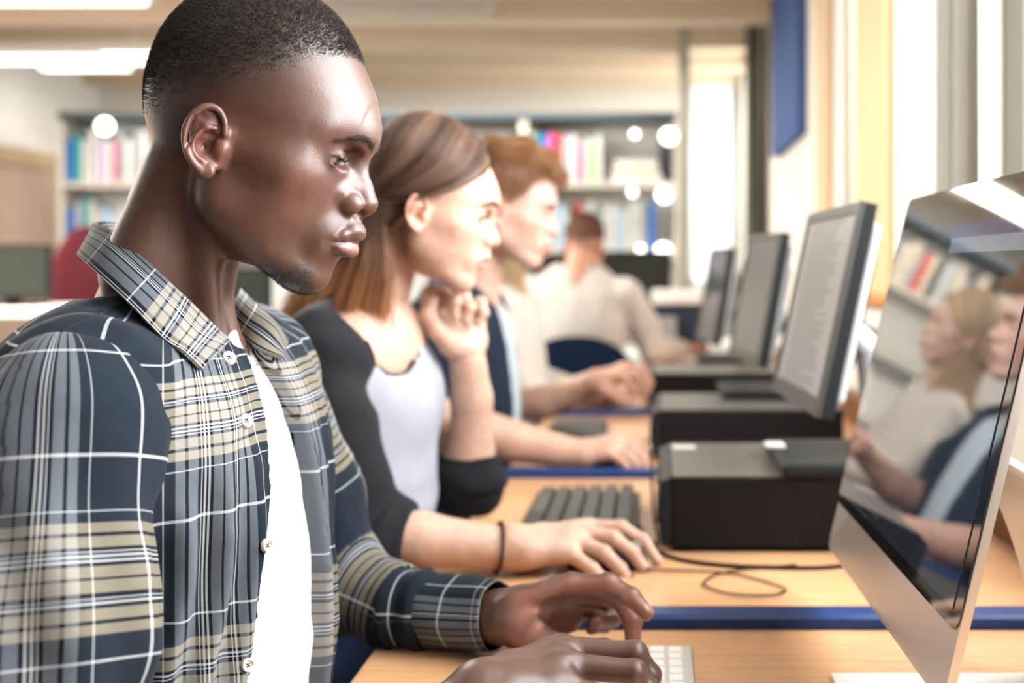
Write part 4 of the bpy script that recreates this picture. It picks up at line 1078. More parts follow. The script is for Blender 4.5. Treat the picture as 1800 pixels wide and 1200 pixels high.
X, Y, Z = sv_.ax[0][:, None, None], sv_.ax[1][None, :, None], sv_.ax[2][None, None, :]
wedge = np.maximum(np.maximum(y_near(Z)-Y, Y-y_far(Z)), -.40-X)
sv_.F = np.maximum(sv_.F, (-wedge).astype(np.float32))
sv_.cone((-.405, .945, 1.088), (-.33, .945, 1.19), .070, .085, .006, 'sub'); sv_.cone((-.372, .940, 1.078), (-.30, .95, 1.14), .060, .07, .006, 'sub')
sv_.cone((-.39, .785, .985), (-.385, .765, .93), .040, .040, .03)
def shirt_disp(V, N):
    an = np.arctan2(V[:, 1]-.95, V[:, 0]+.41); fr = sstep(-.42, -.34, V[:, 0])
    near = sstep(.95, .80, V[:, 1])
    f = np.sin(an*32+9*(V[:, 2]-.9)*np.sin(an*3)+2.4*vnoise(V, 9))          # drape hanging from the chest
    w = fr*sstep(1.01, .88, V[:, 2])
    d = .0058*f*w*(.5+.5*near)+.0060*vnoise(V*[1, 1, .30], 16, 2)*fr+.0024*vnoise(V, 38, 2)
    g2 = np.sin((V[:, 0]*.6+V[:, 2]*.8-(V[:, 1]-.8)*.9)*115+3*vnoise(V, 10))   # pulls from the collar to the armhole
    d += .0034*g2*near*sstep(.93, .99, V[:, 2])
    return d*sstep(.0, .02, np.abs(V[:, 1]-y_near(V[:, 2]))+.004)
def shirt_uv(V):
    an = np.arctan2(V[:, 1]-.95, V[:, 0]+.41)
    s_ = .165*an; sh = sstep(.98, 1.05, V[:, 2])
    return np.stack([s_+.005, V[:, 2]*1.05+(V[:, 0]+.4)*.25*sh+.3*(1.0-V[:, 2])**2], 1)
shirt, shV, shQ = cloth('shirt', sv_, M['plaid'], MAN, uv=shirt_uv, disp=shirt_disp)
shB = bvh_of(shV, shQ)
# near sleeve: loose, hanging to the elbow, then forward under the frame
ARM_R = [(-.400, .768, .985), (-.388, .727, .87), (-.376, .705, .735), (-.25, .775, .735), (-.175, .83, .745)]
v = Vol((-.50, .60, .62), (-.12, .92, 1.07), .0024)
v.chain(ARM_R, [.060, .066, .062, .050, .038], 0, kk=.02)
v.ell((-.398, .775, .99), (.066, .058, .062), .03)
def sleeve_disp(V, N):
    u = axis_uv(ARM_R, 1)(V); a = u[:, 0]; l = u[:, 1]
    d = .0050*np.sin(l*62+1.6*np.sin(a*1.5+.6)+2.6*vnoise(V, 9))*sstep(.10, .20, l) + .0065*vnoise(V*[1, 1, .35], 15, 2)+.002*vnoise(V, 45)
    d += .0035*np.sin(a*7+l*18+2*vnoise(V, 8))*sstep(.02, .1, l)
    return d
slR, slRV, slRQ = cloth('sleeve', v, M['plaid'], MAN, uv=axis_uv([ARM_R[0], ARM_R[2], ARM_R[3], ARM_R[4]], .066, off=.035, voff=-.022), disp=sleeve_disp)
# far sleeve and cuff
ARM_L = [(-.392, 1.125, .985), (-.36, 1.165, .87), (-.335, 1.165, .785), tuple(P(700, 1068, 1.125)), tuple(P(775, 1075, 1.11))]
v = Vol((-.50, 1.0, .70), (-.18, 1.25, 1.07), .0026)
v.chain(ARM_L, [.055, .056, .052, .037, .034], 0, kk=.02)
def sleeveL_disp(V, N):
    l = axis_uv(ARM_L, 1)(V)[:, 1]; return .0040*np.sin(l*150+2.5*vnoise(V, 14))*sstep(.28, .34, l)+.003*vnoise(V, 30, 2)
slL, slLV, slLQ = cloth('sleeve', v, M['plaid'], MAN, uv=axis_uv([ARM_L[0], ARM_L[2], ARM_L[3], ARM_L[4]], .038, off=.045), disp=sleeveL_disp, post=lambda V: np.c_[V[:, :2], np.maximum(V[:, 2], DT+.0015)])
def tube_cloth(name, a, b, ra, rb, th, uvo, flat=.9, n=40, m_=14, mt='plaid', wave=.0012):
    a, b = np.array(a), np.array(b); d = (b-a); L = np.linalg.norm(d); d /= L; e1 = np.cross(d, [0, 0, 1.]); e1 /= np.linalg.norm(e1); e2 = np.cross(e1, d)
    V = []; UV = []
    for side in (0, 1):
        for j in range(m_+1):
            t_ = j/m_; r_ = ra+(rb-ra)*t_-side*th
            for i in range(n):
                an = 2*math.pi*i/n; rr = r_+wave*math.sin(3*an+5*t_)+wave*.6*math.sin(7*an+2)
                p = a+d*L*t_+e1*math.cos(an)*rr+e2*math.sin(an)*rr*flat; p[2] = max(p[2], DT+.0015+side*th); V.append(p); UV.append((uvo[0]+(an if an < 4.7 else an-6.283)*ra, uvo[1]+L*t_))
    F = []; k = n*(m_+1)
    for j in range(m_):
        for i in range(n):
            i2 = (i+1) % n; F += [(j*n+i, j*n+i2, (j+1)*n+i2, (j+1)*n+i), (k+j*n+i, k+(j+1)*n+i, k+(j+1)*n+i2, k+j*n+i2)]
    for j in (0, m_):
        for i in range(n): i2 = (i+1) % n; F.append((j*n+i, j*n+i2, k+j*n+i2, k+j*n+i))
    me = fast_mesh(np.array(V), np.array(F)); bm_ = bmesh.new(); bm_.from_mesh(me); bmesh.ops.recalc_face_normals(bm_, faces=bm_.faces); bm_.to_mesh(me); bm_.free()
    set_uv_points(me, np.array(UV)); return link(name, me, M[mt], MAN, True)
tube_cloth('cuff', P(758, 1073, 1.115), P(873, 1080, 1.085), .0375, .0345, .0022, (.049, .16), .95)
# collar: folded flap on the near side running round the back, and the far flap
fold = [(403, 600, .893), (365, 563, .883), (328, 527, .876), (273, 476, .872), (205, 414, .900), (166, 393, .955), (190, 389, 1.005), (216, 396, 1.03)]
outr = [(349, 655, .858), (318, 626, .846), (288, 596, .836), (225, 531, .832), (160, 470, .868), (138, 446, .94), (152, 440, 1.0), (172, 440, 1.05)]
mid = [((a[0]+b[0])/2+3, (a[1]+b[1])/2-3, (a[2]+b[2])/2-.006) for a, b in zip(fold, outr)]
def above(p, lift):
    q, n_ = onto(shB, p[0], p[1], lift)
    return P(*p) if q is None or q.y > p[2] else q+Vector((0, -.001, 0))
patch([[above(p, .006) for p in fold], [above(p, .008) for p in mid], [above(p, .004) for p in outr]], 5, .0028, 'collar', M['plaid'], MAN, (1, 1), (.045, .012), swap=True)
stand = [(408, 628, .905), (372, 590, .90), (338, 552, .895), (285, 500, .892), (218, 440, .915), (180, 415, .955), (200, 408, 1.0), (222, 412, 1.02)]
inner = [(a[0]+3, a[1]+1, a[2]+.004) for a in fold]
patch([[P(*p) for p in inner], [P((a[0]+b[0])/2+2, (a[1]+b[1])/2, (a[2]+b[2])/2+.002) for a, b in zip(inner, stand)], [P(*p) for p in stand]], 5, .002, 'collar_stand', M['plaid'], MAN, (1, 1), (.0, .05), swap=True)
ff = [(421, 507, 1.03), (445, 530, 1.03), (478, 562, 1.015), (508, 598, 1.0)]; fo = [(402, 566, 1.0), (428, 590, .985), (458, 612, .98), (488, 632, .985)]
patch([[above(p, .004) for p in ff], [above(((a[0]+b[0])/2+3, (a[1]+b[1])/2-2, (a[2]+b[2])/2-.004), .008) for a, b in zip(ff, fo)], [above(p, .005) for p in fo]], 5, .0028, 'collar', M['plaid'], MAN, (1, 1), (.06, .03))
# tee neckband
nb_pts = [P(396, 598, .915), P(404, 584, .93), P(414, 582, .95), P(428, 596, .965), P(440, 618, .968), P(447, 640, .966)]
patch([nb_pts, [p+Vector((.004, 0, -.010)) for p in nb_pts], [p+Vector((.010, 0, -.022)) for p in nb_pts]], 4, .002, 'neckband', M['white_cotton'], MAN)
# buttons
mat('button', (.62, .58, .50), .3, coat=.3)
def button(px, py, r_):
    p, n = onto(shB, px, py, .0012)
    if p is None: return
    n = (n+Vector((0, -.5, .15))).normalized(); q = n.to_track_quat('Z', 'Y').to_matrix().to_4x4(); q.translation = p
    b = BM(); prof = [(0, .0006), (.3, .0007), (.55, .0010), (.72, .0022), (.9, .0022), (1.0, .0012), (1.0, -.0008)]; N_ = 28
    c0 = b.bm.verts.new((0, 0, .0006)); prev = None
    for rr, z in prof[1:]:
        ring = [b.bm.verts.new((r_*rr*math.cos(2*math.pi*k/N_), r_*rr*math.sin(2*math.pi*k/N_), z)) for k in range(N_)]
        for k in range(N_):
            if prev is None: b.bm.faces.new((c0, ring[k], ring[(k+1) % N_]))
            else: b.bm.faces.new((prev[k], ring[k], ring[(k+1) % N_], prev[(k+1) % N_]))
        prev = ring
    b.bm.faces.new(prev[::-1]); o = b.build('button', M['button'], MAN, M=q, smooth=True)
    t_ = BM()
    for dx in (-1, 1):
        for dy in (-1, 1): t_.tube([(dx*r_*.2, dy*r_*.2, .0004), (dx*r_*.2, dy*r_*.2, .0013)], r_*.09, 8)
    t_.tube([(-r_*.2, -r_*.2, .0015), (r_*.2, r_*.2, .0015)], r_*.05, 6).tube([(-r_*.2, r_*.2, .0015), (r_*.2, -r_*.2, .0015)], r_*.05, 6); t_.build('thread', M['dark_grey'], o, M=q)
for px, py, r_ in ((400, 631, .0058), (429, 740, .0055), (466, 958, .0052), (433, 1168, .005)): button(px, py, r_)
# stitched edges and seams
mat('seam_dark', (.010, .012, .016), .9)
def seam(name, pts, r_, mt, B=None, lift=.0004):
    L = [onto(B or shB, x, y, lift)[0] for x, y in [tuple(q) for q in spline([(a, b) for a, b in pts], 8)]]; L = [p for p in L if p is not None]
    if len(L) > 3: BM().tube(L, r_, 6).build(name, mt, MAN, smooth=True)
seam('shoulder_seam', [(222, 533), (160, 560), (108, 586), (97, 640), (96, 662)], .0008, M['seam_dark'])

# ---------------------------------------------------------------- hands
def finger(v, pts, rs, k=.006, kk=.002):
    v.chain(pts, rs, k, kk=kk)
    for p, r_ in zip(pts[1:-1], rs[1:-1]): v.ell(p, (r_*1.01,)*3, .004)       # knuckles
def hand(wrist, fore, mcps, fingers, thumb, rw=(.026, .020), rm=.0115, pad=None, sub=None, lo=None, hi=None, res=.0011, extra=None):
    """wrist, fore = points; mcps = four knuckle roots; fingers = four lists of (PIP, DIP, tip)"""
    A = [np.array(p, float) for p in [wrist, fore]+mcps+[q for f in fingers for q in f]+thumb]
    lo = np.min(A, 0)-.03; hi = np.max(A, 0)+.03
    v = Vol(lo, hi, res); w = np.array(wrist); f = np.array(fore)
    axis = np.array(mcps[1])-w; side = np.array(mcps[3])-np.array(mcps[0]); nrm = np.cross(axis, side); nrm /= np.linalg.norm(nrm)
    v.cone(f, w, rw[0], rw[0]*.92, 0, sq=(nrm, .80))
    for i, m_ in enumerate(mcps):
        root = w+.30*(np.array(m_)-w)+side*(i-1.5)*.10
        v.cone(w, root, rw[1], .0165, .012); v.cone(root, m_, .0165, rm+.0012, .010)
    for a, b in zip(mcps, mcps[1:]): v.cone(np.array(a)*.85+w*.15, np.array(b)*.85+w*.15, .0115, .0115, .008)
    if pad is not None:
        for p, q, r1, r2 in pad: v.cone(p, q, r1, r2, .012)
    for i, fg in enumerate(fingers):
        s_ = [1.0, 1.03, .97, .86][i]; finger(v, [mcps[i]]+list(fg), [.0108*s_, .0095*s_, .0082*s_, .0070*s_], .005)
    finger(v, thumb, [.017, .0130, .0110, .0085][:len(thumb)], .012)
    if sub: 
        for c, r_, k in sub: v.ell(c, r_, k, 'sub')
    if extra: extra(v)
    return v, nrm
def Pn(*a): return tuple(P(*a))
def dark_hand_colors(V, Q, palm_dir, tips):
    N = vnormals(V, Q); w = sstep(.0, .5, N@(np.array(palm_dir)/np.linalg.norm(palm_dir)))*(sstep(-.142, -.105, V[:, 0]+.35*(1.06-V[:, 1])) if palm_dir[1] < -.5 else 1)
    C = lerp(np.array([.078, .034, .023]), np.array([.27, .105, .072]), w[:, None]); C *= (1+.12*vnoise(V, 90, 2))[:, None]
    for t_, n_ in tips:
        d = np.linalg.norm(V-np.array(t_), axis=1); m_ = sstep(.0095, .0065, d)*sstep(.25, .6, N@np.array(n_)); C = C*(1-m_[:, None])+np.array([.38, .22, .18])*m_[:, None]
    return C
# left hand, palm towards the camera, index finger reaching over the keys
v, nr = hand(Pn(880, 1084, 1.080), Pn(815, 1080, 1.10),
    [Pn(1003, 1030, 1.045), Pn(1008, 1036, 1.068), Pn(1004, 1046, 1.088), Pn(993, 1062, 1.105)],
    [[Pn(1070, 1026, 1.035), Pn(1110, 1050, 1.022), Pn(1136, 1077, 1.015)], [Pn(1090, 1050, 1.062), Pn(1112, 1090, 1.048), Pn(1113, 1133, 1.040)],
     [Pn(1075, 1058, 1.092), Pn(1078, 1086, 1.078), Pn(1047, 1092, 1.062)], [Pn(1052, 1078, 1.112), Pn(1062, 1098, 1.098), Pn(1040, 1104, 1.082)]],
    [Pn(905, 1098, 1.058), Pn(945, 1118, 1.030), Pn(990, 1142, 1.005), Pn(1030, 1160, .99)],
    pad=[(Pn(900, 1085, 1.062), Pn(942, 1108, 1.038), .021, .014), (Pn(905, 1105, 1.10), Pn(1000, 1088, 1.105), .018, .013)],
    sub=[(Pn(1010, 1078, 1.040), (.030, .020, .018), .006)])
V1, Q1 = v.mesh(); MAN_SKIN.append((V1, Q1, dark_hand_colors(V1, Q1, (.25, -1, -.25), [(Pn(1136, 1077, 1.015), (.6, .1, .79))])))
# right hand, seen from the little-finger side, fingers bent down to the keys
v, nr = hand(Pn(850, 1222, .868), Pn(700, 1290, .83),
    [Pn(985, 1140, .952), Pn(998, 1146, .928), Pn(1000, 1170, .903), Pn(992, 1206, .882)],
    [[Pn(1062, 1143, .965), Pn(1092, 1160, .985), Pn(1105, 1188, .99)], [Pn(1116, 1148, .925), Pn(1143, 1186, .925), Pn(1146, 1232, .93)],
     [Pn(1115, 1180, .90), Pn(1143, 1212, .90), Pn(1150, 1252, .905)], [Pn(1080, 1228, .875), Pn(1110, 1258, .875), Pn(1115, 1290, .88)]],
    [Pn(905, 1220, .93), Pn(950, 1236, .955), Pn(1000, 1240, .97), Pn(1040, 1236, .98)], rw=(.027, .022))
V1, Q1 = v.mesh(); MAN_SKIN.append((V1, Q1, dark_hand_colors(V1, Q1, (0, 0, -1), [])))
def join_skin(L):
    V = np.concatenate([a for a, _, _ in L]); C = np.concatenate([c for _, _, c in L]); off = 0; QQ = []
    for a, q, _ in L: QQ.append(q+off); off += len(a)
    return V, np.concatenate(QQ), C
# the arms, chest, hips and legs that the clothes cover, continuous with the hands and neck
v = Vol((-.56, .66, .02), (-.08, 1.24, 1.08), .006)
def hidden_body(v, C0, ysh, arms, hip=.46, kneeX=.06, foot=.0, k=1.0):
    cx, cy = C0
    v.ell((cx, cy, .88), (.072*k, .115*k, .16), 0); v.cone((cx, cy, .90), (cx-.02, cy, 1.02), .05*k, .045*k, .04); v.cone((cx, cy, .82), (cx-.01, cy, .58), .082*k, .095*k, .03)
    v.cone((cx, cy-ysh, .99), (cx, cy+ysh, .99), .04*k, .04*k, .04)
    for pts, rs in arms: v.chain(pts, rs, .03, kk=.01)
    for s in (-1, 1): v.chain([(cx, cy+s*.08, .54), (kneeX, cy+s*.10, .50), (kneeX-.02, cy+s*.10, .09), (kneeX+.10, cy+s*.10, .05)], [.078, .055, .036, .034], .03, kk=.01)
v = Vol((-.56, .66, .0), (.24, 1.24, 1.08), .007)
hidden_body(v, (-.405, .95), .16, [(ARM_R, [.042, .044, .036, .034, .030]), ([*ARM_L, Pn(815, 1080, 1.10)], [.042, .042, .036, .028, .026, .026])])
V1, Q1 = v.mesh(); MAN_SKIN.append((V1, Q1, np.tile([.10, .046, .034], (len(V1), 1))))
V, Q, C = join_skin(MAN_SKIN); me = fast_mesh(V, Q); set_color(me, 'Col', C); link('body', me, M['skin_dark'], MAN, True)
# jeans
fabric('denim', .04, 1200, .4, .9, (.018, .03, .065))
def trousers(par, cx, cy, y0, y1, mt, kneeX=.06, res=.006):
    v = Vol((cx-.17, y0, .04), (kneeX+.10, y1, .74), res); v.cone((cx, cy, .70), (cx-.01, cy, .58), .104, .122, .0)
    for s in (-1, 1): v.chain([(cx, cy+s*.08, .54), (kneeX, cy+s*.10, .50), (kneeX-.02, cy+s*.10, .10)], [.092, .070, .052], .03, kk=.01)
    return cloth('trousers', v, mt, par, disp=lambda V, N: .003*vnoise(V, 20, 2))
trousers(MAN, -.405, .95, .74, 1.16, M['denim'])

# ---------------------------------------------------------------- hair and skin for the others
def fair_colors(V, base, H=None, lip=(.42, .13, .11), noise=.06):
    C = np.tile(np.array(base), (len(V), 1)); C *= (1+noise*vnoise(V, .05, 2))[:, None]
    x, y, z = V[:, 0], V[:, 1], V[:, 2]; ay = np.abs(y)
    def tint(C, w, col): return C*(1-w[:, None])+np.array(col)*w[:, None]
    C = tint(C, .35*gauss(np.c_[x, ay, z], (80, 44, -22), (24, 22, 22)), (base[0], base[1]*.62, base[2]*.55))
    C = tint(C, .45*np.exp(-((x-12)**2+(z+4)**2)/900)*(ay > 66), (base[0], base[1]*.5, base[2]*.42))
    C = tint(C, .3*gauss(np.c_[x, ay, z], (130, 6, -20), (12, 12, 12)), (base[0], base[1]*.6, base[2]*.5))
    gl = -51.2-4.6*(ay/22)**2; inl = sstep(24, 21, ay)*(x > 105); up_t = gl+6.2-5*(ay/21)**1.6; lo_b = gl-11+9.5*(ay/21)**2
    C = tint(C, .75*inl*sstep(up_t+.8, up_t-.8, z)*sstep(lo_b-.8, lo_b+.8, z), lip)
    C = tint(C, inl*np.exp(-((z-gl)/1.4)**2)*.6, (.16, .05, .04))
    return C
def simple_hand_colors(V, base): return np.tile(np.array(base), (len(V), 1))*(1+.07*vnoise(V, 60, 2))[:, None]
def combed(H, V, Q, wgt, n, mt, par, flow, lenf, rad=.00025, lift=.25, k=6, curl=0.0, name='hair'):
    p, nn, d = surface_samples(V, Q, wgt, n); f = flow(p, nn); f = f-nn*(f*nn).sum(1)[:, None]*.8; f /= np.linalg.norm(f, axis=1)[:, None]+1e-9
    L = lenf(p)[:, None]*(.75+.5*rng.random((n, 1))); side = np.cross(nn, f); K = []
    f = f+side*rng.normal(size=(n, 1))*.22
    for t_ in np.linspace(0, 1, k): K.append(p-nn*.3+f*L*t_+nn*L*lift*np.sin(t_*2.4)+side*L*curl*t_*t_)
    return hair_curves(name, H.w(np.stack(K, 1)), np.linspace(rad, rad*.4, k)[None, :], mt, par)

# ---------------------------------------------------------------- the girl in the raglan top
GIRL = empty("person", (-.40, 1.55, .73), "girl with long brown hair in a black and grey top, chin on her raised hand", "person")
HG = Head(P(722, 372, 1.52), 12, 8, 0, .885)
def g_neck(v):
    q = [HG.inv(P(705, 410, 1.535)), HG.inv(P(672, 500, 1.545)), HG.inv(P(648, 575, 1.55))]
    v.cone(q[0], q[1], 40, 42, 12); v.cone(q[1], q[2], 42, 52, 10)
v = head_volume(1.7, dict(brow=.7, lip=.75, jaw=.86, ala=.74, nose=-1, chin=-2, width=.95, lid=4, full=2, muz=-5), g_neck); V, Q = v.mesh()
GSK = [(HG.w(V), Q, fair_colors(V, (.50, .305, .225)))]
brow_strands(HG, V, Q, 500, 6.0, 'eyebrow', M['brow_brown'], GIRL, rad=.00010, zo=3.5)
for s in (-1, 1): eyeball(HG, s, (1, -.05*s, -.25), (.10, .07, .045), GIRL); lashes(HG, s, GIRL, math.radians(-18)+.20, True, 8, 80, rad=.0004)
B_G = (.50, .31, .23)
GA_R = [(-.405, 1.375, .985), (-.375, 1.345, .89), (-.345, 1.345, .785), Pn(740, 948, 1.36), Pn(885, 963, 1.375)]
GA_L = [(-.395, 1.70, .985), (-.33, 1.69, .875), Pn(828, 850, 1.63), Pn(828, 800, 1.625), Pn(829, 700, 1.612), Pn(822, 632, 1.60)]
# right hand over the mouse
v, nr = hand(Pn(905, 962, 1.375), Pn(800, 956, 1.368),
    [Pn(1035, 928, 1.43), Pn(1025, 938, 1.405), Pn(1015, 952, 1.385), Pn(1000, 970, 1.365)],
    [[Pn(1092, 928, 1.425), Pn(1130, 950, 1.418), Pn(1155, 985, 1.412)], [Pn(1078, 946, 1.395), Pn(1112, 972, 1.39), Pn(1135, 1005, 1.385)],
     [Pn(1062, 972, 1.372), Pn(1090, 1000, 1.368), Pn(1106, 1022, 1.366)], [Pn(1040, 1000, 1.352), Pn(1060, 1018, 1.35), Pn(1075, 1026, 1.35)]],
    [Pn(930, 975, 1.42), Pn(970, 985, 1.45), Pn(1010, 988, 1.46), Pn(1045, 992, 1.462)], rw=(.029, .023), rm=.0115, res=.0014)
V1, Q1 = v.mesh(); V1[:, 2] = np.maximum(V1[:, 2], DT+.001); GSK.append((V1, Q1, simple_hand_colors(V1, B_G)))
# left hand raised to the chin, fingers curled
v, nr = hand(Pn(818, 612, 1.60), Pn(826, 680, 1.61),
    [Pn(775, 558, 1.57), Pn(792, 552, 1.585), Pn(815, 553, 1.60), Pn(838, 562, 1.61)],
    [[Pn(752, 530, 1.548), Pn(758, 510, 1.55), Pn(776, 512, 1.555)], [Pn(780, 520, 1.56), Pn(800, 528, 1.54), Pn(798, 552, 1.545)],
     [Pn(815, 522, 1.575), Pn(826, 540, 1.555), Pn(818, 562, 1.555)], [Pn(845, 532, 1.59), Pn(850, 550, 1.572), Pn(840, 568, 1.57)]],
    [Pn(792, 605, 1.575), Pn(768, 580, 1.555), Pn(752, 552, 1.542), Pn(760, 528, 1.54)], rw=(.024, .021), rm=.011, res=.0014)
V1, Q1 = v.mesh(); GSK.append((V1, Q1, simple_hand_colors(V1, (.52, .33, .25))))
# chest, arms, legs
v = Vol((-.56, 1.26, .0), (-.16, 1.80, 1.09), .006)
hidden_body(v, (-.405, 1.54), .15, [(GA_R, [.036, .036, .034, .032, .026]), (GA_L, [.036, .034, .034, .033, .029, .026])], kneeX=-.22)
v.ell((-.375, 1.54, .985), (.062, .125, .085), .03)
V1, Q1 = v.mesh(3); GSK.append((V1, Q1, simple_hand_colors(V1, B_G)))
V, Q, C = join_skin(GSK); me = fast_mesh(V, Q); set_color(me, 'Col', C); link('body', me, M['skin_fair'], GIRL, True)
fabric('black_jersey', .04, 900, .25, .85, (.013, .013, .016)); fabric('grey_jersey', .04, 900, .25, .85, (.31, .32, .36))
def girl_torso(v, g=0):
    v.ell((-.400, 1.54, .90), (.098+g, .150+g, .19), 0); v.ell((-.405, 1.54, .76), (.105+g, .15+g, .17), .05)
    v.cone((-.40, 1.41, .992), (-.40, 1.67, .992), .040+g, .040+g, .045); v.ell((-.352, 1.49, .925), (.058+g, .062, .062), .04); v.ell((-.352, 1.60, .925), (.058+g, .062, .062), .04)
    return v
def scoop(v): [v.cone(P(640, 558, q_), P(698, 624, q_), .046, .026, .004, 'sub') for q_ in (1.43, 1.47, 1.51)]; [v.cone(P(690, 560, q_), P(700, 624, q_), .040, .027, .004, 'sub') for q_ in (1.45, 1.50, 1.56)]; v.ell((-.41, 1.545, 1.09), (.09, .085, .05), .006, 'sub')
v = scoop_ = girl_torso(Vol((-.54, 1.34, .60), (-.24, 1.74, 1.08), .003)); scoop(v)
def jersey(V, N): return .0035*vnoise(V*[1, 1, .35], 18, 2)+.0022*np.sin(V[:, 2]*90+4*vnoise(V, 8))*sstep(.84, .76, V[:, 2])
top, tV, tQ = cloth('raglan_top', v, M['grey_jersey'], GIRL, disp=jersey); GCL = [(tV, tQ)]
for pts, nm, ysg in ((GA_R, 'sleeve', -1), (GA_L, 'sleeve', 1)):
    v = Vol((-.54, 1.26, .70), (-.16, 1.80, 1.09), .0028)
    if ysg < 0: v.chain(GA_R[:4], [.050, .049, .047, .042], 0, kk=.02)
    else: v.chain(GA_L[:3]+[Pn(829, 822, 1.628)], [.048, .047, .046, .044], 0, kk=.02)
    v.cone((-.41, 1.545+ysg*.06, 1.035), (pts[0][0]-.004, pts[0][1]-ysg*.01, 1.0), .036, .047, .03); v.cone((-.395, 1.545+ysg*.072, 1.008), (-.40, 1.545+ysg*.145, .985), .0475, .050, .02)
    scoop(v); v.half((0, 1.545+ysg*.02, 0), (0, -ysg, 0), .004)
    if ysg < 0: v.half(Pn(722, 948, 1.36), (1, 0, -.12), .004)
    else: v.half(Pn(829, 798, 1.625), (0, 0, 1), .004)
    def sd(V, N, pts=pts): l = axis_uv(pts, 1)(V)[:, 1]; return .0030*np.sin(l*85+3*vnoise(V, 10))+.003*vnoise(V, 22, 2)
    _, a_, b_ = cloth(nm, v, M['black_jersey'], GIRL, disp=sd, post=lambda V: np.c_[V[:, :2], np.maximum(V[:, 2], np.where(V[:, 0] > -.275, DT+.002, 0))]); GCL.append((a_, b_))
# dark edge of the neckline
gB = [bvh_of(a_, b_) for a_, b_ in GCL]; gS = bvh_of(V, Q)
nk = []
for an in np.linspace(math.radians(190), math.radians(335), 26):
    best = None
    for rr in range(8, 130, 1):
        x_, y_ = 668+rr*math.cos(an), 596-rr*math.sin(an); d = (P(x_, y_, 1.0)-EYE).normalized(); hs_ = [b_.ray_cast(EYE, d, 4) for b_ in gB]; hs_ = [h_ for h_ in hs_ if h_[0] is not None]
        sk_ = gS.ray_cast(EYE, d, 4)
        if hs_ and (sk_[0] is None or min(h_[3] for h_ in hs_) < sk_[3]): best = min(hs_, key=lambda h_: h_[3])[0]-d*.001; break
    if best is not None and (not nk or (best-nk[-1]).length < .05): nk.append(best)
if len(nk) > 4: BM().tube([tuple(q_) for q_ in spline([tuple(p) for p in nk[::2]], 4)], .0026, 8).build('neckline_trim', M['black_jersey'], GIRL, smooth=True)
trousers(GIRL, -.405, 1.54, 1.36, 1.74, M['denim'], kneeX=-.22)
# bracelet
w0, w1 = Vector(GA_R[3]), Vector(GA_R[4]); c = P(876, 962, 1.374); ax = (w1-w0).normalized(); e1 = ax.cross(Vector((0, 0, 1))).normalized(); e2 = ax.cross(e1)
BM().tube([c+e1*math.cos(a)*.0295+e2*math.sin(a)*.0300+ax*.004*math.cos(a) for a in np.linspace(0, 2*math.pi, 33)], .0022, 8, caps=False).build('hair_band', M['hairband'] if 'hairband' in M else mat('hairband', (.04, .015, .01), .7), GIRL, smooth=True)
# long hair: scalp cap, side curtains and strands over them
def cap_point(t_, x0, phi, sgn, lay):
    ex, ey, ez = 94+lay, 82+lay, 92+lay; c0 = np.array([10., 0, 57.])
    ax0 = np.arcsin(np.clip((x0-10)/94, -.98, .98)); A = np.stack([np.sin(ax0), .04*sgn, np.cos(ax0)], -1)
    Cc = np.stack([np.cos(phi)*.96, np.sin(phi)*sgn*.96, -.60*np.ones_like(phi)], -1)
    d = A*(1-t_)+Cc*t_; fr = sstep(-20, 90, x0); b_ = np.sin(math.pi*t_[:, 0]); d[:, 0] += .55*fr*b_; d[:, 1] += sgn*.62*b_
    d /= np.linalg.norm(d, axis=1)[:, None]; return c0+d*np.stack([ex, ey, ez], -1).reshape(-1, 3)
def long_hair(H, n, mt, par, length=190, rad=.00042, tail=(-.25, 0, -1), phi0=112, spread=1.0, zend=None):
    sgn = np.where(rng.random(n) < .5, -1., 1.); x0 = rng.uniform(-70, 96, n); lay = rng.uniform(-3, 6.5, n)
    phi = np.radians(phi0+(182-phi0)*np.clip((96-x0)/166+rng.normal(size=n)*.06, 0, 1)); K = []
    for t_ in np.linspace(0, 1, 9): K.append(H.w(cap_point(np.full((n, 1), t_), x0, phi, sgn, lay)))
    last = K[-1]; prev = K[-2]; d0 = last-prev; d0 /= np.linalg.norm(d0, axis=1)[:, None]
    Ln = length/1000*(.8+.3*rng.random((n, 1))); q_ = np.clip((np.degrees(phi)-phi0)/(182-phi0), 0, 1)[:, None]; dn = np.array(tail, float)*[1, 1, 0]*(.25+1.2*q_)+[0, 0, -1]; dn = dn/np.linalg.norm(dn, axis=1)[:, None]; wob = rng.normal(size=(n, 3))*.05
    clump = np.stack([vnoise(last, 60), vnoise(last+5, 60), vnoise(last+9, 60)], 1)*.06
    for t_ in np.linspace(.12, 1, 8): w_ = sstep(0, .5, np.array([t_]))[0]; K.append(last+(d0*(1-w_)*.6*t_+dn*t_*(w_+.4*(1-w_))+(wob+clump)*t_)*Ln)
    return hair_curves('hair', np.stack(K, 1), np.linspace(rad, rad*.7, 17)[None, :], mt, par, tone=np.clip(.5+.75*vnoise(np.c_[x0*.9, phi*60*sgn, np.zeros(n)], .09, 2)+.12*rng.normal(size=n), 0, 1))
v = Vol((-150, -115, -130), (120, 115, 160), 2.5)
v.ell((10, 0, 57), (92, 80, 90), 0); v.cone((-32, 32, 5), (-66, 34, -95), 34, 32, 12); v.cone((-32, -32, 5), (-66, -34, -95), 34, 32, 12)
v.half((60, 0, 60), (1, 0, -.92), 4); v.half((2, 0, -10), (1, 0, -.35), 6) if False else v.ell((60, 0, -30), (72, 100, 66), 10, 'sub')
V, Q = v.mesh(); me = fast_mesh(HG.w(V), Q); mat('hair_under', (.035, .017, .010), .6); link('hair', me, M['hair_under'], GIRL, True)
long_hair(HG, 9000, M['hair_brown'], GIRL, 185, tail=(-.42, 0, -1))

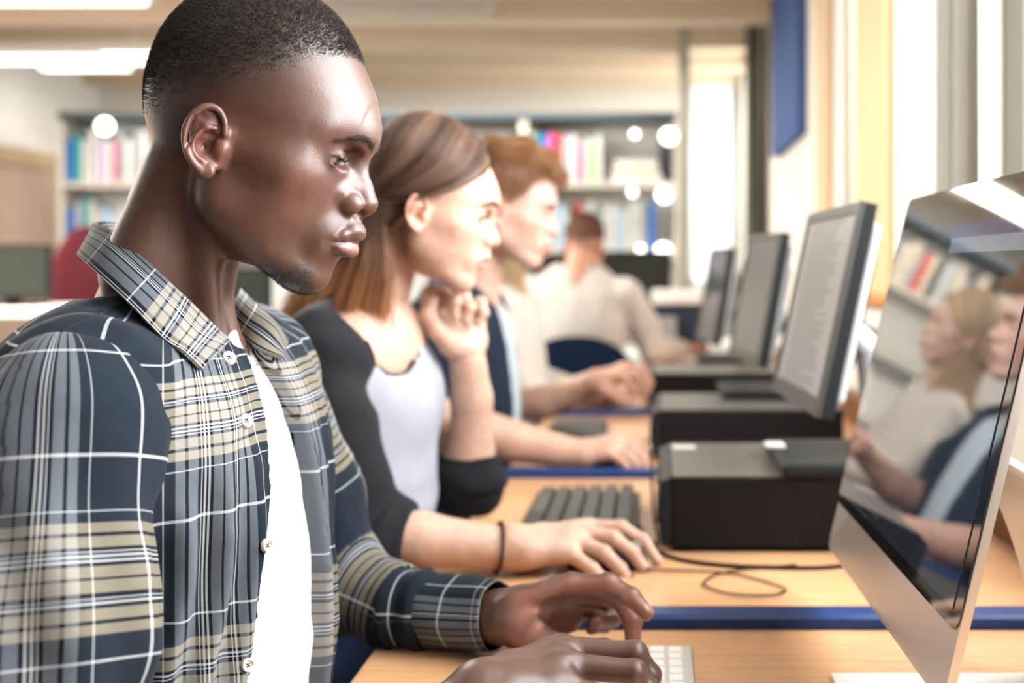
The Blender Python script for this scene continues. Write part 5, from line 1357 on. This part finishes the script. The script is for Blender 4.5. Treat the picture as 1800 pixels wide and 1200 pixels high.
# ---------------------------------------------------------------- the boy in the navy jacket
BOY = empty('person', (-.38, 2.32, .73), 'boy with swept reddish brown hair in a navy jacket over a pale tee', 'person')
HB = Head(P(866, 372, 2.20), 10, 5, 0, .93)
def b_neck(v):
    q = [HB.inv(P(858, 405, 2.22)), HB.inv(P(838, 470, 2.23)), HB.inv(P(828, 545, 2.24))]
    v.cone(q[0], q[1], 46, 50, 12); v.cone(q[1], q[2], 50, 60, 10)
v = head_volume(2.0, dict(brow=1.0, lip=.8, ala=.8, nose=2, width=.97, muz=-4), b_neck); V, Q = v.mesh()
BSK = [(HB.w(V), Q, fair_colors(V, (.52, .32, .25)))]
B_B = (.50, .30, .22)
def short_hair(H, V, Q, mt, par, under, n=9000, top=34, side=9, front=(.55, .0, .55), z0x=([-80, -20, 20, 60, 82, 96], [-28, -5, 18, 42, 80, 90]), name='hair', rad=.00028, lift=.45):
    x, y, z = V.T; z0 = np.interp(x, *z0x); d = sstep(z0-5, z0+6, z)*(np.abs(y) < 100)
    earm = (np.abs(y) > 68*1) & (x > -25) & (x < 30) & (z < 35); d = d*(~earm)
    def flow(p, nn):
        t_ = sstep(70, 105, p[:, 2])[:, None]; return np.array(front)*t_+np.array([-.25, 0, -1])*(1-t_)
    combed(H, V, Q, d, n, mt, par, flow, lambda p: lerp(side, top, sstep(55, 118, p[:, 2]))*np.where(p[:, 0] > 40, 1.15, 1), rad, lift, name=name)
    return d
qv = Vol((-70, -80, 60), (150, 80, 185), 2.5); qv.chain([(-30, 0, 118), (30, 0, 134), (80, 3, 124), (112, 6, 108)], [30, 26, 22, 13], 0, kk=8)
for s in (-1, 1): qv.chain([(-20, s*30, 112), (35, s*34, 120), (82, s*26, 108), (106, s*18, 98)], [28, 24, 18, 10], 14, kk=6)
qV, qQ = qv.mesh(); mat('ginger_under', (.07, .03, .014), .6); link('hair', fast_mesh(HB.w(qV), qQ), M['ginger_under'], BOY, True)
combed(HB, qV, qQ, sstep(88, 104, qV[:, 2]), 9000, M['hair_ginger'], BOY, lambda p, nn: np.array([1.0, .15, .1])+np.c_[0*p[:, 0], .1*p[:, 1]/40, -sstep(60, 120, p[:, 0])*.8], lambda p: 30+0*p[:, 0], .0004, .12)
d = short_hair(HB, V, Q, M['hair_ginger'], BOY, None, 9000, top=22, side=12)
BSK[0] = (BSK[0][0], BSK[0][1], BSK[0][2]*(1-.8*d[:, None])+np.array([.09, .04, .02])*.8*d[:, None])
brow_strands(HB, V, Q, 300, 6.0, 'eyebrow', M['hair_ginger'], BOY, rad=.00013)
for s in (-1, 1): eyeball(HB, s, (1, -.05*s, -.3), (.08, .10, .12), BOY)
BA_R = [(-.40, 2.09, 1.0), (-.385, 2.06, .90), Pn(812, 745, 2.05), Pn(900, 775, 2.06), Pn(1005, 797, 2.07)]
BA_L = [(-.395, 2.50, 1.0), (-.36, 2.56, .90), Pn(880, 715, 2.56), Pn(960, 705, 2.52), Pn(1045, 674, 2.47)]
v, nr = hand(Pn(1012, 799, 2.07), Pn(950, 788, 2.065),
    [Pn(1085, 772, 2.12), Pn(1082, 778, 2.095), Pn(1078, 786, 2.07), Pn(1070, 796, 2.05)],
    [[Pn(1115, 780, 2.12), Pn(1135, 792, 2.11), Pn(1140, 805, 2.105)], [Pn(1112, 790, 2.09), Pn(1130, 806, 2.085), Pn(1137, 822, 2.08)],
     [Pn(1105, 802, 2.065), Pn(1118, 815, 2.06), Pn(1124, 826, 2.06)], [Pn(1092, 810, 2.04), Pn(1102, 820, 2.04), Pn(1108, 826, 2.04)]],
    [Pn(1030, 806, 2.10), Pn(1055, 812, 2.13), Pn(1078, 815, 2.14), Pn(1096, 816, 2.14)], rw=(.031, .025), rm=.0125, res=.0018)
V1, Q1 = v.mesh(); V1[:, 2] = np.maximum(V1[:, 2], DT+.001); BSK.append((V1, Q1, simple_hand_colors(V1, B_B)))
v, nr = hand(Pn(1050, 672, 2.46), Pn(990, 692, 2.50),
    [Pn(1100, 645, 2.49), Pn(1100, 648, 2.47), Pn(1098, 654, 2.45), Pn(1092, 662, 2.43)],
    [[Pn(1130, 652, 2.49), Pn(1143, 672, 2.48), Pn(1140, 688, 2.47)], [Pn(1128, 655, 2.465), Pn(1140, 675, 2.46), Pn(1134, 692, 2.455)],
     [Pn(1120, 664, 2.44), Pn(1128, 680, 2.44), Pn(1120, 692, 2.44)], [Pn(1108, 676, 2.42), Pn(1114, 688, 2.42), Pn(1106, 696, 2.42)]],
    [Pn(1062, 685, 2.43), Pn(1080, 696, 2.42), Pn(1095, 704, 2.42), Pn(1112, 706, 2.42)], rw=(.030, .025), rm=.0125, res=.0018)
V1, Q1 = v.mesh(); BSK.append((V1, Q1, simple_hand_colors(V1, (.44, .23, .16))))
v = Vol((-.56, 1.96, .0), (-.10, 2.68, 1.1), .0075)
hidden_body(v, (-.385, 2.30), .17, [(BA_R, [.042, .042, .040, .037, .030]), (BA_L, [.042, .042, .038, .036, .030])], kneeX=-.22)
V1, Q1 = v.mesh(3); BSK.append((V1, Q1, simple_hand_colors(V1, B_B)))
V, Q, C = join_skin(BSK); me = fast_mesh(V, Q); set_color(me, 'Col', C); link('body', me, M['skin_fair'], BOY, True)
fabric('pale_tee', .04, 700, .2, .85, (.42, .49, .53)); fabric('navy_wool', .04, 700, .25, .9, (.011, .017, .031))
def boy_torso(v, g):
    v.ell((-.385, 2.30, .90), (.105+g, .165+g, .20), 0); v.ell((-.385, 2.30, .76), (.11+g, .16+g, .18), .05); v.cone((-.385, 2.14, 1.005), (-.385, 2.46, 1.005), .048+g, .048+g, .045)
    v.cone((-.40, 2.27, 1.04), (-.39, 2.14, 1.01), .04+g, .045+g, .04); v.cone((-.40, 2.33, 1.04), (-.39, 2.46, 1.01), .04+g, .045+g, .04); return v
v = boy_torso(Vol((-.54, 2.06, .60), (-.22, 2.56, 1.12), .0036), 0); v.half((-.345, 2.3, 1.045), (.8, 0, 1), .006)
cloth('tee_shirt', v, M['pale_tee'], BOY, disp=lambda V, N: .003*vnoise(V*[1, 1, .3], 14, 2))
v = boy_torso(Vol((-.54, 2.06, .60), (-.22, 2.56, 1.12), .0032), .010)
X, Y, Z = v.ax[0][:, None, None], v.ax[1][None, :, None], v.ax[2][None, None, :]
w_ = np.maximum(np.maximum((2.23-.06*(Z-.9))-Y, Y-(2.395-.10*(Z-.9))), -.39-X); v.F = np.maximum(v.F, (-w_).astype(np.float32)); v.ell((-.385, 2.30, 1.085), (.075, .075, .055), .008, 'sub')
cloth('jacket', v, M['navy_wool'], BOY, disp=lambda V, N: .004*vnoise(V*[1, 1, .3], 14, 2))
v = Vol((-.54, 1.96, .70), (-.20, 2.68, 1.09), .0034)
v.chain(BA_R[:3]+[Pn(845, 757, 2.055)], [.056, .055, .053, .052], 0, kk=.02); v.half(Pn(850, 757, 2.055), (1, 0, 0), .004)
def bs(V, N): return .004*vnoise(V, 18, 2)
fl = lambda V: np.c_[V[:, :2], np.maximum(V[:, 2], np.where(V[:, 0] > -.28, DT+.002, 0))]
cloth('sleeve', v, M['navy_wool'], BOY, disp=bs, post=fl)
v = Vol((-.54, 1.96, .70), (-.20, 2.68, 1.09), .0034)
v.chain(BA_L[:3]+[Pn(905, 705, 2.54)], [.056, .055, .052, .050], 0, kk=.02); v.half(Pn(905, 705, 2.54), (1, 0, 0), .004)
cloth('sleeve', v, M['navy_wool'], BOY, disp=bs, post=fl)
# jacket collar
f1 = [P(848, 470, 2.30), P(812, 478, 2.17), P(822, 505, 2.13), P(848, 540, 2.14), P(868, 590, 2.17)]; f2 = [P(838, 500, 2.34), P(795, 505, 2.13), P(803, 540, 2.09), P(826, 575, 2.10), P(852, 600, 2.13)]
patch([f1, [(a+b)/2+Vector((.004, -.006, .004)) for a, b in zip(f1, f2)], f2], 5, .004, 'collar', M['navy_wool'], BOY)
trousers(BOY, -.385, 2.30, 2.10, 2.52, M['denim'], kneeX=-.22, res=.007)

# ---------------------------------------------------------------- the blonde girl behind the boy
BLO = empty('person', (-.38, 2.98, .73), 'person with long blonde hair in a pale top, almost hidden behind the boy', 'person')
HL = Head(P(888, 402, 2.92), 8, 2, 0, .88)
def l_neck(v): v.cone(HL.inv((-.365, 2.93, 1.17)), HL.inv((-.375, 2.94, 1.03)), 40, 50, 12)
v = head_volume(2.6, dict(brow=.7, lip=.85, jaw=.86, ala=.75, width=.95), l_neck); V, Q = v.mesh(); LSK = [(HL.w(V), Q, fair_colors(V, (.52, .34, .26)))]
for s in (-1, 1): eyeball(HL, s, (1, 0, -.3), (.08, .10, .12), BLO)
LA_R = [(-.39, 2.80, .99), (-.37, 2.77, .90), (-.33, 2.79, .79), (-.24, 2.86, .775), (-.17, 2.90, .775)]; LA_L = [(-.39, 3.08, .99), (-.37, 3.12, .90), (-.33, 3.12, .79), (-.24, 3.07, .775), (-.17, 3.04, .775)]
for pts, sg in ((LA_R, 1), (LA_L, -1)):
    w_ = Vector(pts[-1]); mc = [w_+Vector((.085, sg*(.03-.02*i), .012)) for i in range(4)]
    v, nr = hand(tuple(w_), pts[-2], [tuple(p) for p in mc], [[tuple(p+Vector((.035, 0, -.002))), tuple(p+Vector((.055, 0, -.018))), tuple(p+Vector((.06, 0, -.032)))] for p in mc],
        [tuple(w_+Vector((.03, sg*.03, -.01))), tuple(w_+Vector((.06, sg*.045, -.02))), tuple(w_+Vector((.085, sg*.045, -.026)))], rw=(.026, .022), rm=.011, res=.0025)
    V1, Q1 = v.mesh(); LSK.append((V1, Q1, simple_hand_colors(V1, B_B)))
v = Vol((-.56, 2.68, .0), (-.10, 3.2, 1.1), .0085); hidden_body(v, (-.385, 2.94), .14, [(LA_R, [.036, .035, .033, .03, .025]), (LA_L, [.036, .035, .033, .03, .025])], kneeX=-.22)
V1, Q1 = v.mesh(3); LSK.append((V1, Q1, simple_hand_colors(V1, B_B)))
V, Q, C = join_skin(LSK); me = fast_mesh(V, Q); set_color(me, 'Col', C); link('body', me, M['skin_fair'], BLO, True)
fabric('pale_knit', .04, 700, .2, .9, (.52, .48, .43))
v = Vol((-.54, 2.70, .60), (-.20, 3.2, 1.1), .0045); v.ell((-.385, 2.94, .90), (.10, .145, .19), 0); v.ell((-.385, 2.94, .76), (.105, .15, .17), .05); v.cone((-.385, 2.83, 1.0), (-.385, 3.05, 1.0), .044, .044, .045)
v.chain(LA_R[:4], [.048, .046, .044, .038], .02, kk=.02); v.chain(LA_L[:4], [.048, .046, .044, .038], .02, kk=.02); v.ell((-.38, 2.94, 1.08), (.06, .07, .05), .006, 'sub')
cloth('jumper', v, M['pale_knit'], BLO, disp=lambda V, N: .004*vnoise(V, 15, 2), post=fl)
trousers(BLO, -.385, 2.94, 2.76, 3.12, M['denim'], kneeX=-.22, res=.008)
long_hair(HL, 4000, M['hair_blond'], BLO, 220, rad=.0008, tail=(.05, 0, -1), phi0=70)
v = Vol((-130, -115, -90), (120, 115, 160), 3.5); v.ell((10, 0, 57), (92, 80, 90), 0); v.cone((-30, 40, 5), (-40, 46, -60), 38, 34, 12); v.cone((-30, -40, 5), (-40, -46, -60), 38, 34, 12)
v.half((60, 0, 60), (1, 0, -.92), 4); v.ell((60, 0, -30), (72, 100, 66), 10, 'sub'); V, Q = v.mesh(); mat('blond_under', (.40, .26, .13), .55); link('hair', fast_mesh(HL.w(V), Q), M['blond_under'], BLO, True)

# ---------------------------------------------------------------- the man seen from behind
BAK = empty('person', (-.27, 4.15, .46), 'man seen from behind in a pale grey sweater, short auburn hair, at the far desk', 'person')
HK = Head(P(1024, 438, 4.22), 8, 74, 0, .93)
def k_neck(v):
    v.cone(HK.inv(P(1018, 455, 4.20)), HK.inv(P(1010, 520, 4.18)), 50, 56, 14); v.cone(HK.inv(P(1010, 520, 4.18)), HK.inv(P(1008, 560, 4.18)), 56, 60, 10)
v = head_volume(3.0, dict(width=.98), k_neck); V, Q = v.mesh(); KSK = [(HK.w(V), Q, fair_colors(V, (.50, .25, .17)))]
for s in (-1, 1): eyeball(HK, s, (1, 0, -.3), (.08, .06, .04), BAK)
d = short_hair(HK, V, Q, M['hair_auburn'], BAK, None, 6000, top=26, side=5, z0x=([-80, -20, 20, 60, 82, 96], [25, 38, 44, 60, 84, 92]), rad=.0005)
fade = sstep(-40, 30, V[:, 2])*(V[:, 0] < 30)*(np.abs(V[:, 1]) < 68); w_ = np.maximum(.85*d, .45*fade)[:, None]; KSK[0] = (KSK[0][0], KSK[0][1], KSK[0][2]*(1-w_)+np.array([.10, .04, .025])*w_)
cx, cy = -.285, 4.22
KA_R = [(cx+.185, cy, 1.0), (cx+.245, cy+.03, .88), (cx+.285, cy+.02, .785), (cx+.34, cy+.12, .785), (cx+.385, cy+.18, .782)]
KA_L = [(cx-.185, cy, 1.0), (cx-.23, cy+.05, .88), (cx-.22, cy+.16, .80), (cx-.13, cy+.26, .785), (cx-.06, cy+.31, .782)]
for pts, sg in ((KA_R, -1), (KA_L, 1)):
    w_ = Vector(pts[-1]); f_ = (w_-Vector(pts[-2])).normalized(); sd_ = Vector((0, 0, 1)).cross(f_); mc = [w_+f_*.085+sd_*sg*-(.03-.02*i)+Vector((0, 0, .008)) for i in range(4)]
    v, nr = hand(tuple(w_), pts[-2], [tuple(p) for p in mc], [[tuple(p+f_*.035), tuple(p+f_*.055+Vector((0, 0, -.018))), tuple(p+f_*.06+Vector((0, 0, -.034)))] for p in mc],
        [tuple(w_+f_*.03-sd_*sg*.03), tuple(w_+f_*.06-sd_*sg*.045+Vector((0, 0, -.02))), tuple(w_+f_*.085-sd_*sg*.045+Vector((0, 0, -.03)))], rw=(.03, .025), rm=.0125, res=.003)
    V1, Q1 = v.mesh(); V1[:, 2] = np.maximum(V1[:, 2], DT+.001); KSK.append((V1, Q1, simple_hand_colors(V1, (.46, .20, .12))))
v = Vol((-.58, 3.98, .0), (.18, 4.75, 1.12), .009)
v.ell((cx, cy, .88), (.13, .075, .17), 0); v.cone((cx, cy, .82), (cx, cy, .56), .085, .10, .03); v.cone((cx-.17, cy, 1.0), (cx+.17, cy, 1.0), .045, .045, .04)
for pts in (KA_R, KA_L): v.chain(pts, [.042, .04, .036, .033, .029], .03, kk=.01)
for s in (-1, 1): v.chain([(cx+s*.09, cy, .54), (cx+s*.11, cy+.40, .50), (cx+s*.11, cy+.38, .09), (cx+s*.11, cy+.48, .05)], [.078, .055, .036, .034], .03, kk=.01)
V1, Q1 = v.mesh(3); KSK.append((V1, Q1, simple_hand_colors(V1, (.46, .20, .12))))
V, Q, C = join_skin(KSK); me = fast_mesh(V, Q); set_color(me, 'Col', C); link('body', me, M['skin_fair'], BAK, True)
fabric('sweater', .04, 500, .3, .9, (.50, .46, .43))
v = Vol((-.60, 4.0, .52), (.18, 4.75, 1.12), .0055); v.ell((cx, cy, .88), (.185, .115, .22), 0); v.ell((cx, cy, .68), (.175, .115, .16), .05); v.cone((cx-.16, cy, 1.0), (cx+.16, cy, 1.0), .060, .060, .05); v.cone((cx-.06, cy, 1.06), (cx+.06, cy, 1.06), .05, .05, .05)
v.chain(KA_R[:4]+[tuple(Vector(KA_R[3]).lerp(Vector(KA_R[4]), .8))], [.060, .058, .052, .046, .042], .02, kk=.02); v.chain(KA_L[:4]+[tuple(Vector(KA_L[3]).lerp(Vector(KA_L[4]), .8))], [.060, .058, .052, .046, .042], .02, kk=.02)
v.ell((cx, cy+.01, 1.125), (.062, .062, .05), .006, 'sub')
cloth('sweater', v, M['sweater'], BAK, disp=lambda V, N: .006*vnoise(V*[1, 1, .5], 11, 2), post=lambda V: np.c_[V[:, :2], np.maximum(V[:, 2], np.where(V[:, 0] > -.26, DT+.002, 0))])
v = Vol((cx-.26, 4.05, .04), (cx+.26, 4.75, .74), .009); v.cone((cx-.06, cy, .62), (cx+.06, cy, .62), .118, .118, 0)
for s in (-1, 1): v.chain([(cx+s*.09, cy, .55), (cx+s*.11, cy+.40, .50), (cx+s*.11, cy+.38, .10)], [.094, .072, .052], .03, kk=.01)
cloth('trousers', v, M['denim'], BAK)

for o in COL.objects:
    if o.parent is None and o.type in ('MESH', 'EMPTY') and 'kind' not in o: o['kind'] = 'thing'
